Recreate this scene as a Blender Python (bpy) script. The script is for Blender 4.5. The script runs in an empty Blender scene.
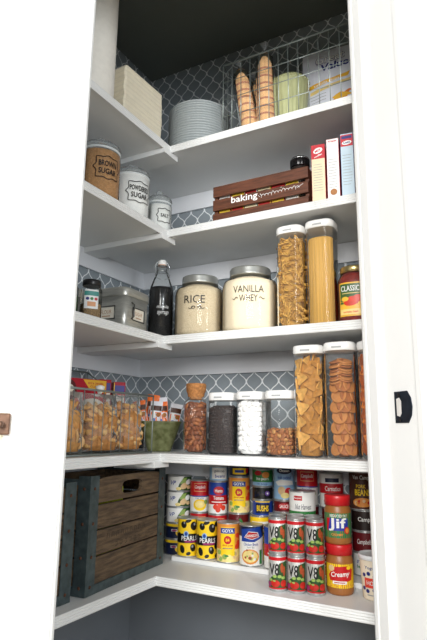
import bpy, bmesh, math, random
from mathutils import Vector, Matrix, Euler
random.seed(7)
C = bpy.context.scene.collection
sc = bpy.context.scene
PI = math.pi
R = math.radians

# ------------------------------------------------------------------ camera
CAMZ = 1.37
YAW, PITCH, ROLL, F = 0.498756, 0.203278, 0.01318, 531.963
fw = Vector((-math.sin(YAW) * math.cos(PITCH), math.cos(YAW) * math.cos(PITCH), math.sin(PITCH)))
rt = Vector((math.cos(YAW), math.sin(YAW), 0))
up = rt.cross(fw)
r2 = rt * math.cos(ROLL) + up * math.sin(ROLL)
u2 = -rt * math.sin(ROLL) + up * math.cos(ROLL)
cd = bpy.data.cameras.new('camera')
cd.sensor_fit = 'HORIZONTAL'
cd.sensor_width = 36
cd.lens = 36 * F / 427
cd.clip_start = 0.02
cam = bpy.data.objects.new('camera', cd)
C.objects.link(cam)
m3 = Matrix((r2, u2, -fw)).transposed()
cam.matrix_world = Matrix.Translation((0, 0, CAMZ)) @ m3.to_4x4()
sc.camera = cam

# ------------------------------------------------------------------ world, lights, exposure
w = bpy.data.worlds.new('room_daylight')
sc.world = w
w.use_nodes = True
bg = w.node_tree.nodes['Background']
bg.inputs[0].default_value = (0.86, 0.93, 1.0, 1)
bg.inputs[1].default_value = 0.16


def area(name, loc, target, sx, sy, power, col):
    l = bpy.data.lights.new(name, 'AREA')
    l.shape = 'RECTANGLE'
    l.size, l.size_y = sx, sy
    l.energy = power
    l.color = col
    o = bpy.data.objects.new(name, l)
    C.objects.link(o)
    o.location = loc
    d = Vector(target) - Vector(loc)
    o.rotation_euler = d.to_track_quat('-Z', 'Y').to_euler()
    return o


area('ceiling_light', (0.2, -2.0, 2.8), (-0.7, 1.25, 1.8), 1.0, 0.5, 46, (1.0, 0.985, 0.96))
area('window_light_behind', (0.55, -1.9, 2.1), (-0.7, 1.3, 1.6), 1.0, 0.8, 60, (1.0, 0.985, 0.96))
area('jamb_fill_light', (-1.5, -1.7, 1.7), (-0.25, 1.1, 1.5), 0.8, 1.0, 17, (0.95, 0.98, 1.0))  # added fill lamp, not a window: whitens the right door jamb
area('window_light_right', (1.7, -0.55, 1.95), (-0.8, 1.3, 1.6), 0.35, 1.3, 34, (0.93, 0.97, 1.0))
sc.view_settings.view_transform = 'Standard'
sc.view_settings.look = 'None'
sc.view_settings.gamma = 1
sc.view_settings.exposure = 0.36
sc.view_settings.use_curve_mapping = False

# ------------------------------------------------------------------ materials
MC = {}


def lin(c):
    if isinstance(c, str):
        c = tuple(int(c[i:i + 2], 16) / 255 for i in (0, 2, 4))
        return tuple(x / 12.92 if x <= .04045 else ((x + .055) / 1.055) ** 2.4 for x in c)
    return c


def P(name, col, rough=.5, metal=0., var=.06, scale=30., bump=0., bscale=None, col2=None, spec=.5, stretch=None):
    """procedural surface: base colour varied by noise, optional bump"""
    if name in MC:
        return MC[name]
    m = bpy.data.materials.new(name)
    m.use_nodes = True
    nt = m.node_tree
    N, L = nt.nodes, nt.links
    b = N['Principled BSDF']
    b.inputs['Roughness'].default_value = rough
    b.inputs['Metallic'].default_value = metal
    b.inputs['Specular IOR Level'].default_value = spec
    c = lin(col)
    tc = N.new('ShaderNodeTexCoord')
    src = tc.outputs['Object']
    if stretch:
        mp = N.new('ShaderNodeMapping')
        mp.inputs['Scale'].default_value = stretch
        L.new(src, mp.inputs[0])
        src = mp.outputs[0]
    nz = N.new('ShaderNodeTexNoise')
    nz.inputs['Scale'].default_value = scale
    nz.inputs['Detail'].default_value = 3
    L.new(src, nz.inputs['Vector'])
    rp = N.new('ShaderNodeValToRGB')
    rp.color_ramp.elements[0].position = .32
    rp.color_ramp.elements[1].position = .68
    if col2 is not None:
        c2 = lin(col2)
        rp.color_ramp.elements[0].color = (*c2, 1)
        rp.color_ramp.elements[1].color = (*c, 1)
    else:
        rp.color_ramp.elements[0].color = (*[x * (1 - var) for x in c], 1)
        rp.color_ramp.elements[1].color = (*[min(1, x * (1 + var)) for x in c], 1)
    L.new(nz.outputs['Fac'], rp.inputs[0])
    L.new(rp.outputs[0], b.inputs['Base Color'])
    if bump:
        n2 = nz
        if bscale:
            n2 = N.new('ShaderNodeTexNoise')
            n2.inputs['Scale'].default_value = bscale
            L.new(src, n2.inputs['Vector'])
        bp = N.new('ShaderNodeBump')
        bp.inputs['Strength'].default_value = bump
        bp.inputs['Distance'].default_value = .004
        L.new(n2.outputs['Fac'], bp.inputs['Height'])
        L.new(bp.outputs[0], b.inputs['Normal'])
    MC[name] = m
    return m


def glass(name, tint=(1, 1, 1), rough=.04, dens=.06):
    """thin clear glass / plastic: see-through with a Fresnel gloss"""
    if name in MC:
        return MC[name]
    m = bpy.data.materials.new(name)
    m.use_nodes = True
    nt = m.node_tree
    N, L = nt.nodes, nt.links
    for n in list(N):
        if n.type != 'OUTPUT_MATERIAL':
            N.remove(n)
    out = [n for n in N if n.type == 'OUTPUT_MATERIAL'][0]
    tr = N.new('ShaderNodeBsdfTransparent')
    tr.inputs[0].default_value = (*tint, 1)
    gl = N.new('ShaderNodeBsdfGlossy')
    gl.inputs['Roughness'].default_value = rough
    df = N.new('ShaderNodeBsdfDiffuse')
    df.inputs[0].default_value = (.8, .84, .85, 1)
    fr = N.new('ShaderNodeLayerWeight')
    fr.inputs[0].default_value = .15
    nz = N.new('ShaderNodeTexNoise')
    nz.inputs['Scale'].default_value = 25
    bp = N.new('ShaderNodeBump')
    bp.inputs['Strength'].default_value = .05
    bp.inputs['Distance'].default_value = .002
    L.new(nz.outputs['Fac'], bp.inputs['Height'])
    L.new(bp.outputs[0], gl.inputs['Normal'])
    m1 = N.new('ShaderNodeMixShader')
    m1.inputs[0].default_value = dens
    L.new(tr.outputs[0], m1.inputs[1])
    L.new(df.outputs[0], m1.inputs[2])
    mx = N.new('ShaderNodeMixShader')
    L.new(fr.outputs['Fresnel'], mx.inputs[0])
    L.new(m1.outputs[0], mx.inputs[1])
    L.new(gl.outputs[0], mx.inputs[2])
    L.new(mx.outputs[0], out.inputs['Surface'])
    MC[name] = m
    return m


def wallpaper():
    m = bpy.data.materials.new('trellis_wallpaper')
    m.use_nodes = True
    nt = m.node_tree
    N, L = nt.nodes, nt.links
    b = N['Principled BSDF']
    b.inputs['Roughness'].default_value = .55

    def M(op, a, c=None, d=None):
        n = N.new('ShaderNodeMath')
        n.operation = op
        for i, v in enumerate((a, c, d)):
            if v is None:
                continue
            if isinstance(v, (int, float)):
                n.inputs[i].default_value = v
            else:
                L.new(v, n.inputs[i])
        return n.outputs[0]
    g = N.new('ShaderNodeTexCoord')
    s = N.new('ShaderNodeSeparateXYZ')
    L.new(g.outputs['Object'], s.inputs[0])
    u = M('ADD', s.outputs[0], s.outputs[1])
    X = M('MULTIPLY', u, 2 * PI / .057)
    Z = M('MULTIPLY', s.outputs[2], 2 * PI / .071)
    cx, cz = M('COSINE', X), M('COSINE', Z)
    sx2 = M('SUBTRACT', 1, M('MULTIPLY', cx, cx))
    sz2 = M('SUBTRACT', 1, M('MULTIPLY', cz, cz))
    f = M('ADD', cx, cz)
    k = M('MULTIPLY', M('SUBTRACT', M('MULTIPLY', cx, sx2), M('MULTIPLY', cz, sz2)), -.32)
    f = M('ABSOLUTE', M('ADD', f, k))
    gr = M('ADD', M('SQRT', M('ADD', sx2, sz2)), .25)
    d = M('DIVIDE', f, gr)
    line = M('SUBTRACT', 1, M('MULTIPLY', M('SUBTRACT', d, .075), 9.0))
    line.node.use_clamp = True
    mx = N.new('ShaderNodeMix')
    mx.data_type = 'RGBA'
    mx.inputs[6].default_value = (*lin('8c959b'), 1)
    mx.inputs[7].default_value = (*lin('eef1f3'), 1)
    L.new(line, mx.inputs[0])
    L.new(mx.outputs[2], b.inputs['Base Color'])
    return m


WHITE = P('white_semi_gloss_paint', 'e6e7e6', .38, var=.015, scale=6)
TRIMW = P('white_trim_paint', 'f2f2f0', .35, var=.01, scale=6)
CLEAT = P('pale_wall_paint', 'e9ebef', .5, var=.02, scale=5)
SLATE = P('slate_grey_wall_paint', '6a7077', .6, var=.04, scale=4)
CEILM = P('dark_ceiling_paint', '666c66', .7, var=.05, scale=4)
CREAM = P('cream_room_wall_paint', 'efe8d2', .6, var=.02, scale=4)
FLOORM = P('tan_floor', 'c2b5a2', .5, var=.1, scale=3)
WALLP = wallpaper()
GLASS = glass('clear_glass', (.97, .985, .98), .03, .02)
LIDGLASS = glass('clear_lid_glass', (.92, .94, .93), .1, .22)
PLAST = glass('clear_plastic', (.96, .97, .97), .06, .035)
FILM = glass('clear_bag_film', (.98, .98, .98), .12, .10)
STEEL = P('tinplate', 'b9bcbd', .3, 1, var=.08, scale=40)
DARKSTEEL = P('dark_brushed_metal', '55565a', .35, 1, var=.1, scale=50)
WIRE = P('grey_steel_wire', '87908d', .4, .5, var=.06)
LIDW = P('white_plastic', 'f0f0ee', .35, var=.01)
BLACK = P('black_ink', '151515', .5, var=.02)
WINK = P('white_ink', 'f4f4f2', .45, var=.01)
GREYINK = P('grey_print', '8f9296', .5, var=.05)


# ------------------------------------------------------------------ mesh builder
class MB:
    def __init__(s):
        s.v, s.f, s.mi, s.mats, s.sm = [], [], [], [], []

    def m(s, mat):
        if mat not in s.mats:
            s.mats.append(mat)
        return s.mats.index(mat)

    def add(s, vs, fs, mat, smooth=False):
        o = len(s.v)
        s.v += [tuple(v) for v in vs]
        k = s.m(mat)
        for f in fs:
            s.f.append([i + o for i in f])
            s.mi.append(k)
            s.sm.append(smooth)
        return s

    def box(s, c, d, mat, mtx=None):
        x, y, z = (q / 2 for q in d)
        vs = [Vector((c[0] + a * x, c[1] + b * y, c[2] + e * z)) for a in (-1, 1) for b in (-1, 1) for e in (-1, 1)]
        if mtx is not None:
            vs = [mtx @ v for v in vs]
        return s.add(vs, [(0, 1, 3, 2), (4, 6, 7, 5), (0, 4, 5, 1), (2, 3, 7, 6), (0, 2, 6, 4), (1, 5, 7, 3)], mat)

    def prism(s, pts, z0, z1, mat, mtx=None):
        n = len(pts)
        vs = [Vector((p[0], p[1], z0)) for p in pts] + [Vector((p[0], p[1], z1)) for p in pts]
        if mtx is not None:
            vs = [mtx @ v for v in vs]
        fs = [list(range(n))[::-1], list(range(n, 2 * n))] + [(i, (i + 1) % n, n + (i + 1) % n, n + i) for i in range(n)]
        return s.add(vs, fs, mat)

    def loft(s, prof, mat, seg=32, n=2., ax=1., ay=1., cap0=True, cap1=True, c=(0, 0, 0), smooth=True, mtx=None, wob=None):
        """prof: (r,z) or (r,z,n): superellipse rings"""
        vs, fs = [], []
        for p in prof:
            r, z = p[0], p[1]
            e = p[2] if len(p) > 2 else n
            for i in range(seg):
                t = 2 * PI * i / seg
                ct, st = math.cos(t), math.sin(t)
                x = math.copysign(abs(ct) ** (2 / e), ct)
                y = math.copysign(abs(st) ** (2 / e), st)
                k = r * (wob(t, z) if wob else 1)
                vs.append(Vector((c[0] + k * x * ax, c[1] + k * y * ay, c[2] + z)))
        for j in range(len(prof) - 1):
            for i in range(seg):
                a, b = j * seg + i, j * seg + (i + 1) % seg
                fs.append((a, b, b + seg, a + seg))
        if mtx is not None:
            vs = [mtx @ v for v in vs]
        s.add(vs, fs, mat, smooth)
        if cap0:
            s.add(vs[:seg], [list(range(seg))[::-1]], mat)
        if cap1:
            s.add(vs[-seg:], [list(range(seg))], mat)
        return s

    def tube(s, pts, r, mat, seg=6, closed=False):
        pts = [Vector(p) for p in pts]
        n = len(pts)
        vs, fs = [], []
        prev = None
        for i, p in enumerate(pts):
            a = pts[(i - 1) % n] if (i > 0 or closed) else p
            b = pts[(i + 1) % n] if (i < n - 1 or closed) else p
            d = (b - a).normalized()
            if prev is None:
                q = Vector((0, 0, 1)) if abs(d.z) < .9 else Vector((1, 0, 0))
                x = d.cross(q).normalized()
            else:
                x = (prev - d * prev.dot(d)).normalized()
            prev = x
            y = d.cross(x)
            for k in range(seg):
                t = 2 * PI * k / seg
                vs.append(p + (x * math.cos(t) + y * math.sin(t)) * r)
        m = n if closed else n - 1
        for i in range(m):
            for k in range(seg):
                a, b = i * seg + k, i * seg + (k + 1) % seg
                e = ((i + 1) % n) * seg
                fs.append((a, b, e + (k + 1) % seg, e + k))
        if not closed:
            fs += [list(range(seg))[::-1], list(range((n - 1) * seg, n * seg))]
        return s.add(vs, fs, mat, True)

    def mesh(s, name, bevel=0):
        me = bpy.data.meshes.new(name)
        me.from_pydata(s.v, [], s.f)
        for m in s.mats:
            me.materials.append(m)
        me.polygons.foreach_set('material_index', s.mi)
        me.polygons.foreach_set('use_smooth', s.sm)
        me.update()
        return me

    def build(s, name, parent=None, bevel=0, loc=None, rot=None):
        me = s.mesh(name)
        bm = bmesh.new()
        bm.from_mesh(me)
        if not getattr(s, 'noweld', False):
            bmesh.ops.remove_doubles(bm, verts=bm.verts, dist=1e-6)
        bmesh.ops.recalc_face_normals(bm, faces=bm.faces)
        bm.to_mesh(me)
        bm.free()
        o = bpy.data.objects.new(name, me)
        C.objects.link(o)
        if parent:
            o.parent = parent
        if loc is not None:
            o.location = loc
        if rot is not None:
            o.rotation_euler = rot
        if bevel:
            b = o.modifiers.new('bevel', 'BEVEL')
            b.width = bevel
            b.segments = 2
            b.limit_method = 'ANGLE'
        return o


# ------------------------------------------------------------------ printed decals in (u,v), wrapped on a surface
def cylmap(r):
    rf = r if callable(r) else (lambda v: r)
    return lambda u, v, o: ((rf(v) + o) * math.sin(u / rf(v)), -(rf(v) + o) * math.cos(u / rf(v)), v)


def semap(r, n):
    def f(u, v, o):
        a = u / r
        k = r / (abs(math.cos(a)) ** n + abs(math.sin(a)) ** n) ** (1 / n) + o
        return (k * math.sin(a), -k * math.cos(a), v)
    return f


def flatmap(y=0., x=0.):
    return lambda u, v, o: (x + u, y - o, v)


TXT = {}


def text_tris(s, bold=0., shear=0.):
    k = (s, bold, shear)
    if k not in TXT:
        cu = bpy.data.curves.new('t', 'FONT')
        cu.body = s
        cu.size = 1
        cu.offset = bold
        cu.shear = shear
        cu.resolution_u = 2
        ob = bpy.data.objects.new('t', cu)
        me = ob.to_mesh()
        vs = [(v.co.x, v.co.y) for v in me.vertices]
        fs = [list(p.vertices) for p in me.polygons]
        ob.to_mesh_clear()
        bpy.data.objects.remove(ob)
        bpy.data.curves.remove(cu)
        x0, x1 = min(v[0] for v in vs), max(v[0] for v in vs)
        y0, y1 = min(v[1] for v in vs), max(v[1] for v in vs)
        TXT[k] = ([((v[0] - (x0 + x1) / 2), v[1] - (y0 + y1) / 2) for v in vs], fs, x1 - x0, y1 - y0)
    return TXT[k]


class Dec:
    def __init__(s, mp, step=.004, eps=.0004):
        s.mp, s.step, s.eps = mp, step, eps
        s.mb = MB()
        s.mb.noweld = True
        s.layer = 1

    def raw(s, vs, fs, mat, layer):
        bm = bmesh.new()
        bv = [bm.verts.new((x, y, 0)) for x, y in vs]
        for f in fs:
            try:
                bm.faces.new([bv[i] for i in f])
            except ValueError:
                pass
        if s.step:
            x0, x1 = min(v[0] for v in vs), max(v[0] for v in vs)
            k = math.floor(x0 / s.step) + 1
            while k * s.step < x1:
                bmesh.ops.bisect_plane(bm, geom=bm.verts[:] + bm.edges[:] + bm.faces[:], plane_co=(k * s.step, 0, 0), plane_no=(1, 0, 0))
                k += 1
        bm.verts.index_update()
        o = s.eps * (layer if layer is not None else s.layer)
        s.mb.add([s.mp(v.co.x, v.co.y, o) for v in bm.verts], [[v.index for v in f.verts] for f in bm.faces], mat)
        bm.free()
        s.layer += .3
        return s

    def rect(s, u0, u1, v0, v1, mat, layer=None):
        return s.raw([(u0, v0), (u1, v0), (u1, v1), (u0, v1)], [(0, 1, 2, 3)], mat, layer)

    def poly(s, pts, mat, layer=None):
        return s.raw(pts, [list(range(len(pts)))], mat, layer)

    def ell(s, u, v, a, b, mat, layer=None, n=16, rot=0.):
        pts = []
        for i in range(n):
            t = 2 * PI * i / n
            x, y = a * math.cos(t), b * math.sin(t)
            pts.append((u + x * math.cos(rot) - y * math.sin(rot), v + x * math.sin(rot) + y * math.cos(rot)))
        return s.poly(pts, mat, layer)

    def ring(s, pts, wd, mat, layer=None):
        n = len(pts)
        cu, cv = sum(p[0] for p in pts) / n, sum(p[1] for p in pts) / n
        vs, fs = [], []
        for i, p in enumerate(pts):
            a, b = pts[i - 1], pts[(i + 1) % n]
            dx, dy = b[0] - a[0], b[1] - a[1]
            l = math.hypot(dx, dy) or 1
            nx, ny = dy / l * wd / 2, -dx / l * wd / 2
            vs += [(p[0] + nx, p[1] + ny), (p[0] - nx, p[1] - ny)]
        for i in range(n):
            j = (i + 1) % n
            fs.append((2 * i, 2 * j, 2 * j + 1, 2 * i + 1))
        return s.raw(vs, fs, mat, layer)

    def stroke(s, pts, wd, mat, layer=None):
        n = len(pts)
        vs, fs = [], []
        for i, p in enumerate(pts):
            a, b = pts[max(i - 1, 0)], pts[min(i + 1, n - 1)]
            dx, dy = b[0] - a[0], b[1] - a[1]
            l = math.hypot(dx, dy) or 1
            nx, ny = dy / l * wd / 2, -dx / l * wd / 2
            vs += [(p[0] + nx, p[1] + ny), (p[0] - nx, p[1] - ny)]
        for i in range(n - 1):
            fs.append((2 * i, 2 * i + 2, 2 * i + 3, 2 * i + 1))
        return s.raw(vs, fs, mat, layer)

    def text(s, t, u, v, wd, ht, mat, layer=None, bold=.02, shear=0., rot=0.):
        vs, fs, W, H = text_tris(t, bold, shear)
        kx, ky = wd / W, ht / H
        o = []
        for x, y in vs:
            x, y = x * kx, y * ky
            o.append((u + x * math.cos(rot) - y * math.sin(rot), v + x * math.sin(rot) + y * math.cos(rot)))
        return s.raw(o, fs, mat, layer)

    def blobs(s, u0, u1, v0, v1, n, r, mats, seed=1, asp=1.):
        rnd = random.Random(seed)
        for i in range(n):
            a = r * rnd.uniform(.6, 1.15)
            s.ell(rnd.uniform(u0 + a, u1 - a), rnd.uniform(v0 + a, v1 - a), a, a * asp, mats[i % len(mats)], n=8, rot=rnd.uniform(0, 3))
        return s

    def build(s, name, parent):
        return s.mb.build(name, parent)


# ------------------------------------------------------------------ things
def thing(name, label, cat, loc=(0, 0, 0), rz=0., group=None):
    o = bpy.data.objects.new(name, None)
    C.objects.link(o)
    o.empty_display_size = .02
    o.location = loc
    o.rotation_euler = (0, 0, rz)
    return tag(o, label, cat, group)


def tag(o, label, cat, group=None):
    o['label'] = label
    o['category'] = cat
    if group:
        o['group'] = group
    return o


def struct(name, mb, bevel=0):
    o = mb.build(name, None, bevel)
    o['kind'] = 'structure'
    return o


def dup(root, loc=None, rz=None, label=None, group=None):
    r = root.copy()
    C.objects.link(r)
    if loc is not None:
        r.location = loc
    if rz is not None:
        r.rotation_euler = (0, 0, rz)
    if label:
        r['label'] = label
    if group:
        r['group'] = group
    for ch in list(root.children):
        c = ch.copy()
        C.objects.link(c)
        c.parent = r
        for g in ch.children:
            d = g.copy()
            C.objects.link(d)
            d.parent = c
    return r


def face(x, y, extra=0):
    return math.atan2(-x, y) + R(extra)


# ================================================================== STRUCTURE
XC, YC = -0.8706, 1.2925
XW, YW = -1.18, 1.60
S = [CAMZ + h for h in (0.8834, 0.6011, 0.2694, -0.0676, -0.3898)]
CEIL = 2.785
PL, PR = Vector((-.689, .725)), Vector((-.2625, 1.1505))
DN = Vector((.7071, -.7071))      # towards the room
DW = Vector((.7071, .7071))       # along the door wall, to the right
KK = 1.413                        # inner plane of door wall: y = x + KK
inX = YW - KK                     # meets back wall
inY = XW + KK                     # meets left wall

struct('floor', MB().box((0, 0, -.02), (9, 9, .04), FLOORM))
struct('ceiling', MB().prism([(XW, inY), (inX, YW), (XW, YW)], CEIL, CEIL + .05, CEILM))
ZL = S[4] - .09
mb = MB()
mb.add([(XW, inY - .3, ZL), (XW, YW, ZL), (XW, YW, CEIL), (XW, inY - .3, CEIL), (XW - .1, inY - .3, ZL), (XW - .1, YW + .1, ZL), (XW - .1, YW + .1, CEIL), (XW - .1, inY - .3, CEIL)],
       [(0, 1, 2, 3), (4, 7, 6, 5), (3, 2, 6, 7), (0, 3, 7, 4), (1, 5, 6, 2)], WALLP)
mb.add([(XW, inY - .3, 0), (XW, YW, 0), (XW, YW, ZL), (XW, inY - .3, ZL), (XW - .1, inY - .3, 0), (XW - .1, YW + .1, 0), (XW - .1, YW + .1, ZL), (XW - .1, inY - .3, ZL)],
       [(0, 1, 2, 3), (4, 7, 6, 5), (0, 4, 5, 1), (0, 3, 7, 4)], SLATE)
struct('wall_left', mb)
mb = MB()
mb.add([(XW, YW, ZL), (inX + .3, YW, ZL), (inX + .3, YW, CEIL), (XW, YW, CEIL), (XW, YW + .1, ZL), (inX + .3, YW + .1, ZL), (inX + .3, YW + .1, CEIL), (XW, YW + .1, CEIL)],
       [(0, 3, 2, 1), (4, 5, 6, 7), (2, 3, 7, 6), (1, 2, 6, 5)], WALLP)
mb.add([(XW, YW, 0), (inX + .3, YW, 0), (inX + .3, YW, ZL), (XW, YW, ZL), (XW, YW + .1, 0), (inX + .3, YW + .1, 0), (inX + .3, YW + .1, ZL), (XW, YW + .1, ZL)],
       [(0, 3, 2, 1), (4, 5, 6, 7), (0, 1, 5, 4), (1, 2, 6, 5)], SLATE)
struct('wall_back', mb)

DOORTOP = 2.46
T0, T1 = .02, .166                # wall between these distances from the inner trim face


def q(p, s, t=0.):
    """point at jamb corner p, s towards the room, t along the wall to the right"""
    v = p + DN * s + DW * t
    return (v.x, v.y)


# wall pieces either side of and above the doorway
struct('wall_door_left', MB().prism([q(PL, T0, -.02), q(PL, T1, -.02), q(PL, T1, -1.1), q(PL, T0, -.72)], 0, CEIL, CREAM))
struct('wall_door_right', MB().prism([q(PR, T0, .02), q(PR, T0, .65), q(PR, T1, .9), q(PR, T1, .02)], 0, CEIL, CREAM))
struct('wall_door_top', MB().prism([q(PL, T0, -.02), q(PR, T0, .02), q(PR, T1, .02), q(PL, T1, -.02)], DOORTOP + .02, CEIL, CREAM))


def casing_profile(p, sgn, s0, out):
    """fluted casing cross-section on the wall face; out=+1 room side, -1 pantry side"""
    W = .085
    pts = [(0, 0)]
    n = 24
    for i in range(n + 1):
        a = i / n
        if a < .12 or a > .88:
            d = .014 + .004 * math.sin(PI * min(a, 1 - a) / .12)
        else:
            d = .012 + .009 * abs(math.cos((a - .12) / .76 * PI * 3))
        pts.append((a, d))
    pts.append((1, 0))
    return [q(p, s0 + out * d, sgn * (.006 + a * W)) for a, d in pts]


# jambs with stop moulding, and fluted casings
mbl = MB()
mbl.prism([q(PL, 0, -.02), q(PL, .03, 0), q(PL, .055, 0), q(PL, .06, -.004), q(PL, .06, -.010), q(PL, .186, -.010), q(PL, .186, -.022), q(PL, .16, -.022), q(PL, 0, -.022)], 0, DOORTOP, TRIMW)
struct('trim_1', mbl, .0015)
mbr = MB()
mbr.prism([q(PR, 0, .022), q(PR, .0, .003), q(PR, .008, 0), q(PR, .018, 0), q(PR, .020, .0025), q(PR, .023, 0), q(PR, .052, 0), q(PR, .057, .003), q(PR, .060, .011), q(PR, .186, .011), q(PR, .186, .022)], 0, DOORTOP, TRIMW)
struct('trim_2', mbr, .001)
struct('trim_3', MB().prism([q(PL, 0, -.02), q(PR, 0, .02), q(PR, .186, .02), q(PL, .186, -.02)], DOORTOP, DOORTOP + .02, TRIMW))
struct('trim_4', MB().prism(casing_profile(PL, -1, T1, 1), 0, DOORTOP + .09, TRIMW))
struct('trim_5', MB().prism(casing_profile(PR, 1, T1, 1), 0, DOORTOP + .09, TRIMW))

# strike plate on the right jamb
sp = thing('strike_plate', 'dark bronze strike plate screwed to the right door jamb', 'strike plate')
mt = P('dark_bronze', '2e3744', .35, .7, var=.15, scale=60)
hole = P('routed_hole_paint', 'd8d4cf', .8)


def jm(s, z, off):
    v = PR + DN * s + DW * (.011 - off)
    return (v.x, v.y, z)


zc = CAMZ + 0.047
mb = MB()


def plate(mb, outline, o0, o1, mat, zc):
    n = len(outline)
    mb.add([jm(s, zc + z, o0) for s, z in outline] + [jm(s, zc + z, o1) for s, z in outline],
           [list(range(n)), list(range(n, 2 * n))] + [(i, (i + 1) % n, n + (i + 1) % n, n + i) for i in range(n)], mat)


h = .030
plate(mb, [(.094, -h), (.134, -h), (.144, -h * .55), (.147, 0), (.144, h * .55), (.134, h), (.094, h)], 0, .002, mt, zc)
mb.build('plate', sp, .0006)
mb = MB()
plate(mb, [(.101, -.016), (.110, -.018), (.115, -.012), (.115, .012), (.110, .018), (.101, .016)], .002, .0024, hole, zc)
mb.build('latch_hole', sp)
for dz in (-.023, .023):
    mb = MB()
    plate(mb, [(.110 + .004 * math.cos(t * PI / 4), dz + .004 * math.sin(t * PI / 4)) for t in range(8)], .002, .0034, DARKSTEEL, zc)
    mb.build('screw', sp)

# narrow hinge leaf let into the left jamb, and a small latch on the left casing
hz = CAMZ + .155
mb = MB()
rustm = P('worn_brass', 'a86a3c', .5, .6, var=.25, scale=90)
mb.prism([q(PL, .010, -.012), q(PL, .013, -.0098), q(PL, .012, -.009), q(PL, .009, -.0115)], hz - .05, hz + .05, rustm)
hb = mb.build('hinge_leaf')
tag(hb, 'thin worn brass hinge leaf let into the left door jamb', 'hinge')
brn = P('brown_bronze', '6b5040', .4, .6, var=.3, scale=80)
pz = CAMZ + .004
lt = thing('door_catch', 'small brown metal catch on the far left door trim', 'catch')
mb = MB()
o_ = q(PL, .186, -.094)
mm_ = Matrix.Translation((o_[0], o_[1], pz)) @ Matrix.Rotation(R(45), 4, 'Z')
mb.box((0, -.004, 0), (.024, .006, .030), brn, mm_)
mb.build('plate', lt, .002)
MB().loft([(.0035, .007), (.0045, .012), (.0045, .018), (.002, .021)], brn, 10, mtx=mm_ @ Matrix.Rotation(R(90), 4, 'X')).build('knob', lt)

# ------------------------------------------------------------------ shelves
SHL = ['top white corner shelf with the wire basket and plates on it',
       'second white corner shelf down, with the sugar jars and brown crate on it',
       'third white corner shelf down, with the rice and whey jars on it',
       'fourth white corner shelf down, with the cookie and marshmallow canisters on it',
       'lowest white corner shelf, with the canned food and wooden crates on it']


def edge_strip(mb, p0, p1, nrm, z, mat):
    """ridged shelf edging, swept from p0 to p1; nrm points outward"""
    prof = [(0, .0)]
    n = 16
    Hh = .0245
    for i in range(n + 1):
        a = i / n
        prof.append((.0015 + .0018 * abs(math.sin(a * PI * 4)), -a * Hh))
    prof.append((0, -Hh))
    vs = []
    for p in (p0, p1):
        for o, dz in prof:
            vs.append((p[0] + nrm[0] * o, p[1] + nrm[1] * o, z + dz))
    k = len(prof)
    mb.add(vs, [(i, i + 1, k + i + 1, k + i) for i in range(k - 1)] + [(k - 1, 0, k, 2 * k - 1), list(range(k)), list(range(k, 2 * k))], mat)


for i, z in enumerate(S):
    t = thing('pantry_shelf', SHL[i], 'shelf', (0, 0, 0), 0, 'white pantry shelves')
    g = .001
    xr = YC - KK - .004
    mb = MB().prism([(XW + g, inY + .005), (XC, XC + KK - .004), (XC, YC), (xr, YC), (inX - .006, YW - g), (XW + g, YW - g)], z - .02, z, WHITE)
    mb.build('board', t)
    mb = MB()
    edge_strip(mb, (XC, XC + KK - .006), (XC, YC + .0015), (1, 0), z, WHITE)
    mb.build('front_edging', t)
    mb = MB()
    edge_strip(mb, (XC, YC), (xr, YC), (0, -1), z, WHITE)
    mb.build('front_edging', t)
    if i < 4:
        MB().box(((XW - .864) / 2 + .001, YC, z - .0295), (-.864 - XW - .002, .075, .018), WHITE).build('batten', t, .001)
    MB().prism([(XW + g, inY + .03), (XW + .009, inY + .036), (XW + .009, YW - .011), (XW + g, YW - .011)], z - .084, z - .0205, CLEAT).build('wall_cleat', t)
    MB().prism([(XW + g, YW - .010), (inX - .025, YW - .010), (inX - .008, YW - g), (XW + g, YW - g)], z - .084, z - .0205, CLEAT).build('wall_cleat', t)

rs = tag(MB().prism([(-.928, 1.457), (-.19, 1.457), (-.05, YW - .002), (-.93, YW - .002)], S[4] + .0005, S[4] + .0135, WHITE).build('can_riser', None, .001),
         'low white riser board under the back rows of cans', 'riser')

# ================================================================== SMALL BUILDERS
def pieces(proto_meshes, spots, name, label, cat, group, parent=None):
    """countable contents: one object for each piece"""
    for i, (p, e) in enumerate(spots):
        o = bpy.data.objects.new(name, proto_meshes[i % len(proto_meshes)])
        C.objects.link(o)
        o.location = p
        o.rotation_euler = e
        tag(o, label, cat, group)


def se_point(t, r, n, ax=1., ay=1.):
    ct, st = math.cos(t), math.sin(t)
    return (r * ax * math.copysign(abs(ct) ** (2 / n), ct), r * ay * math.copysign(abs(st) ** (2 / n), st))


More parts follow.
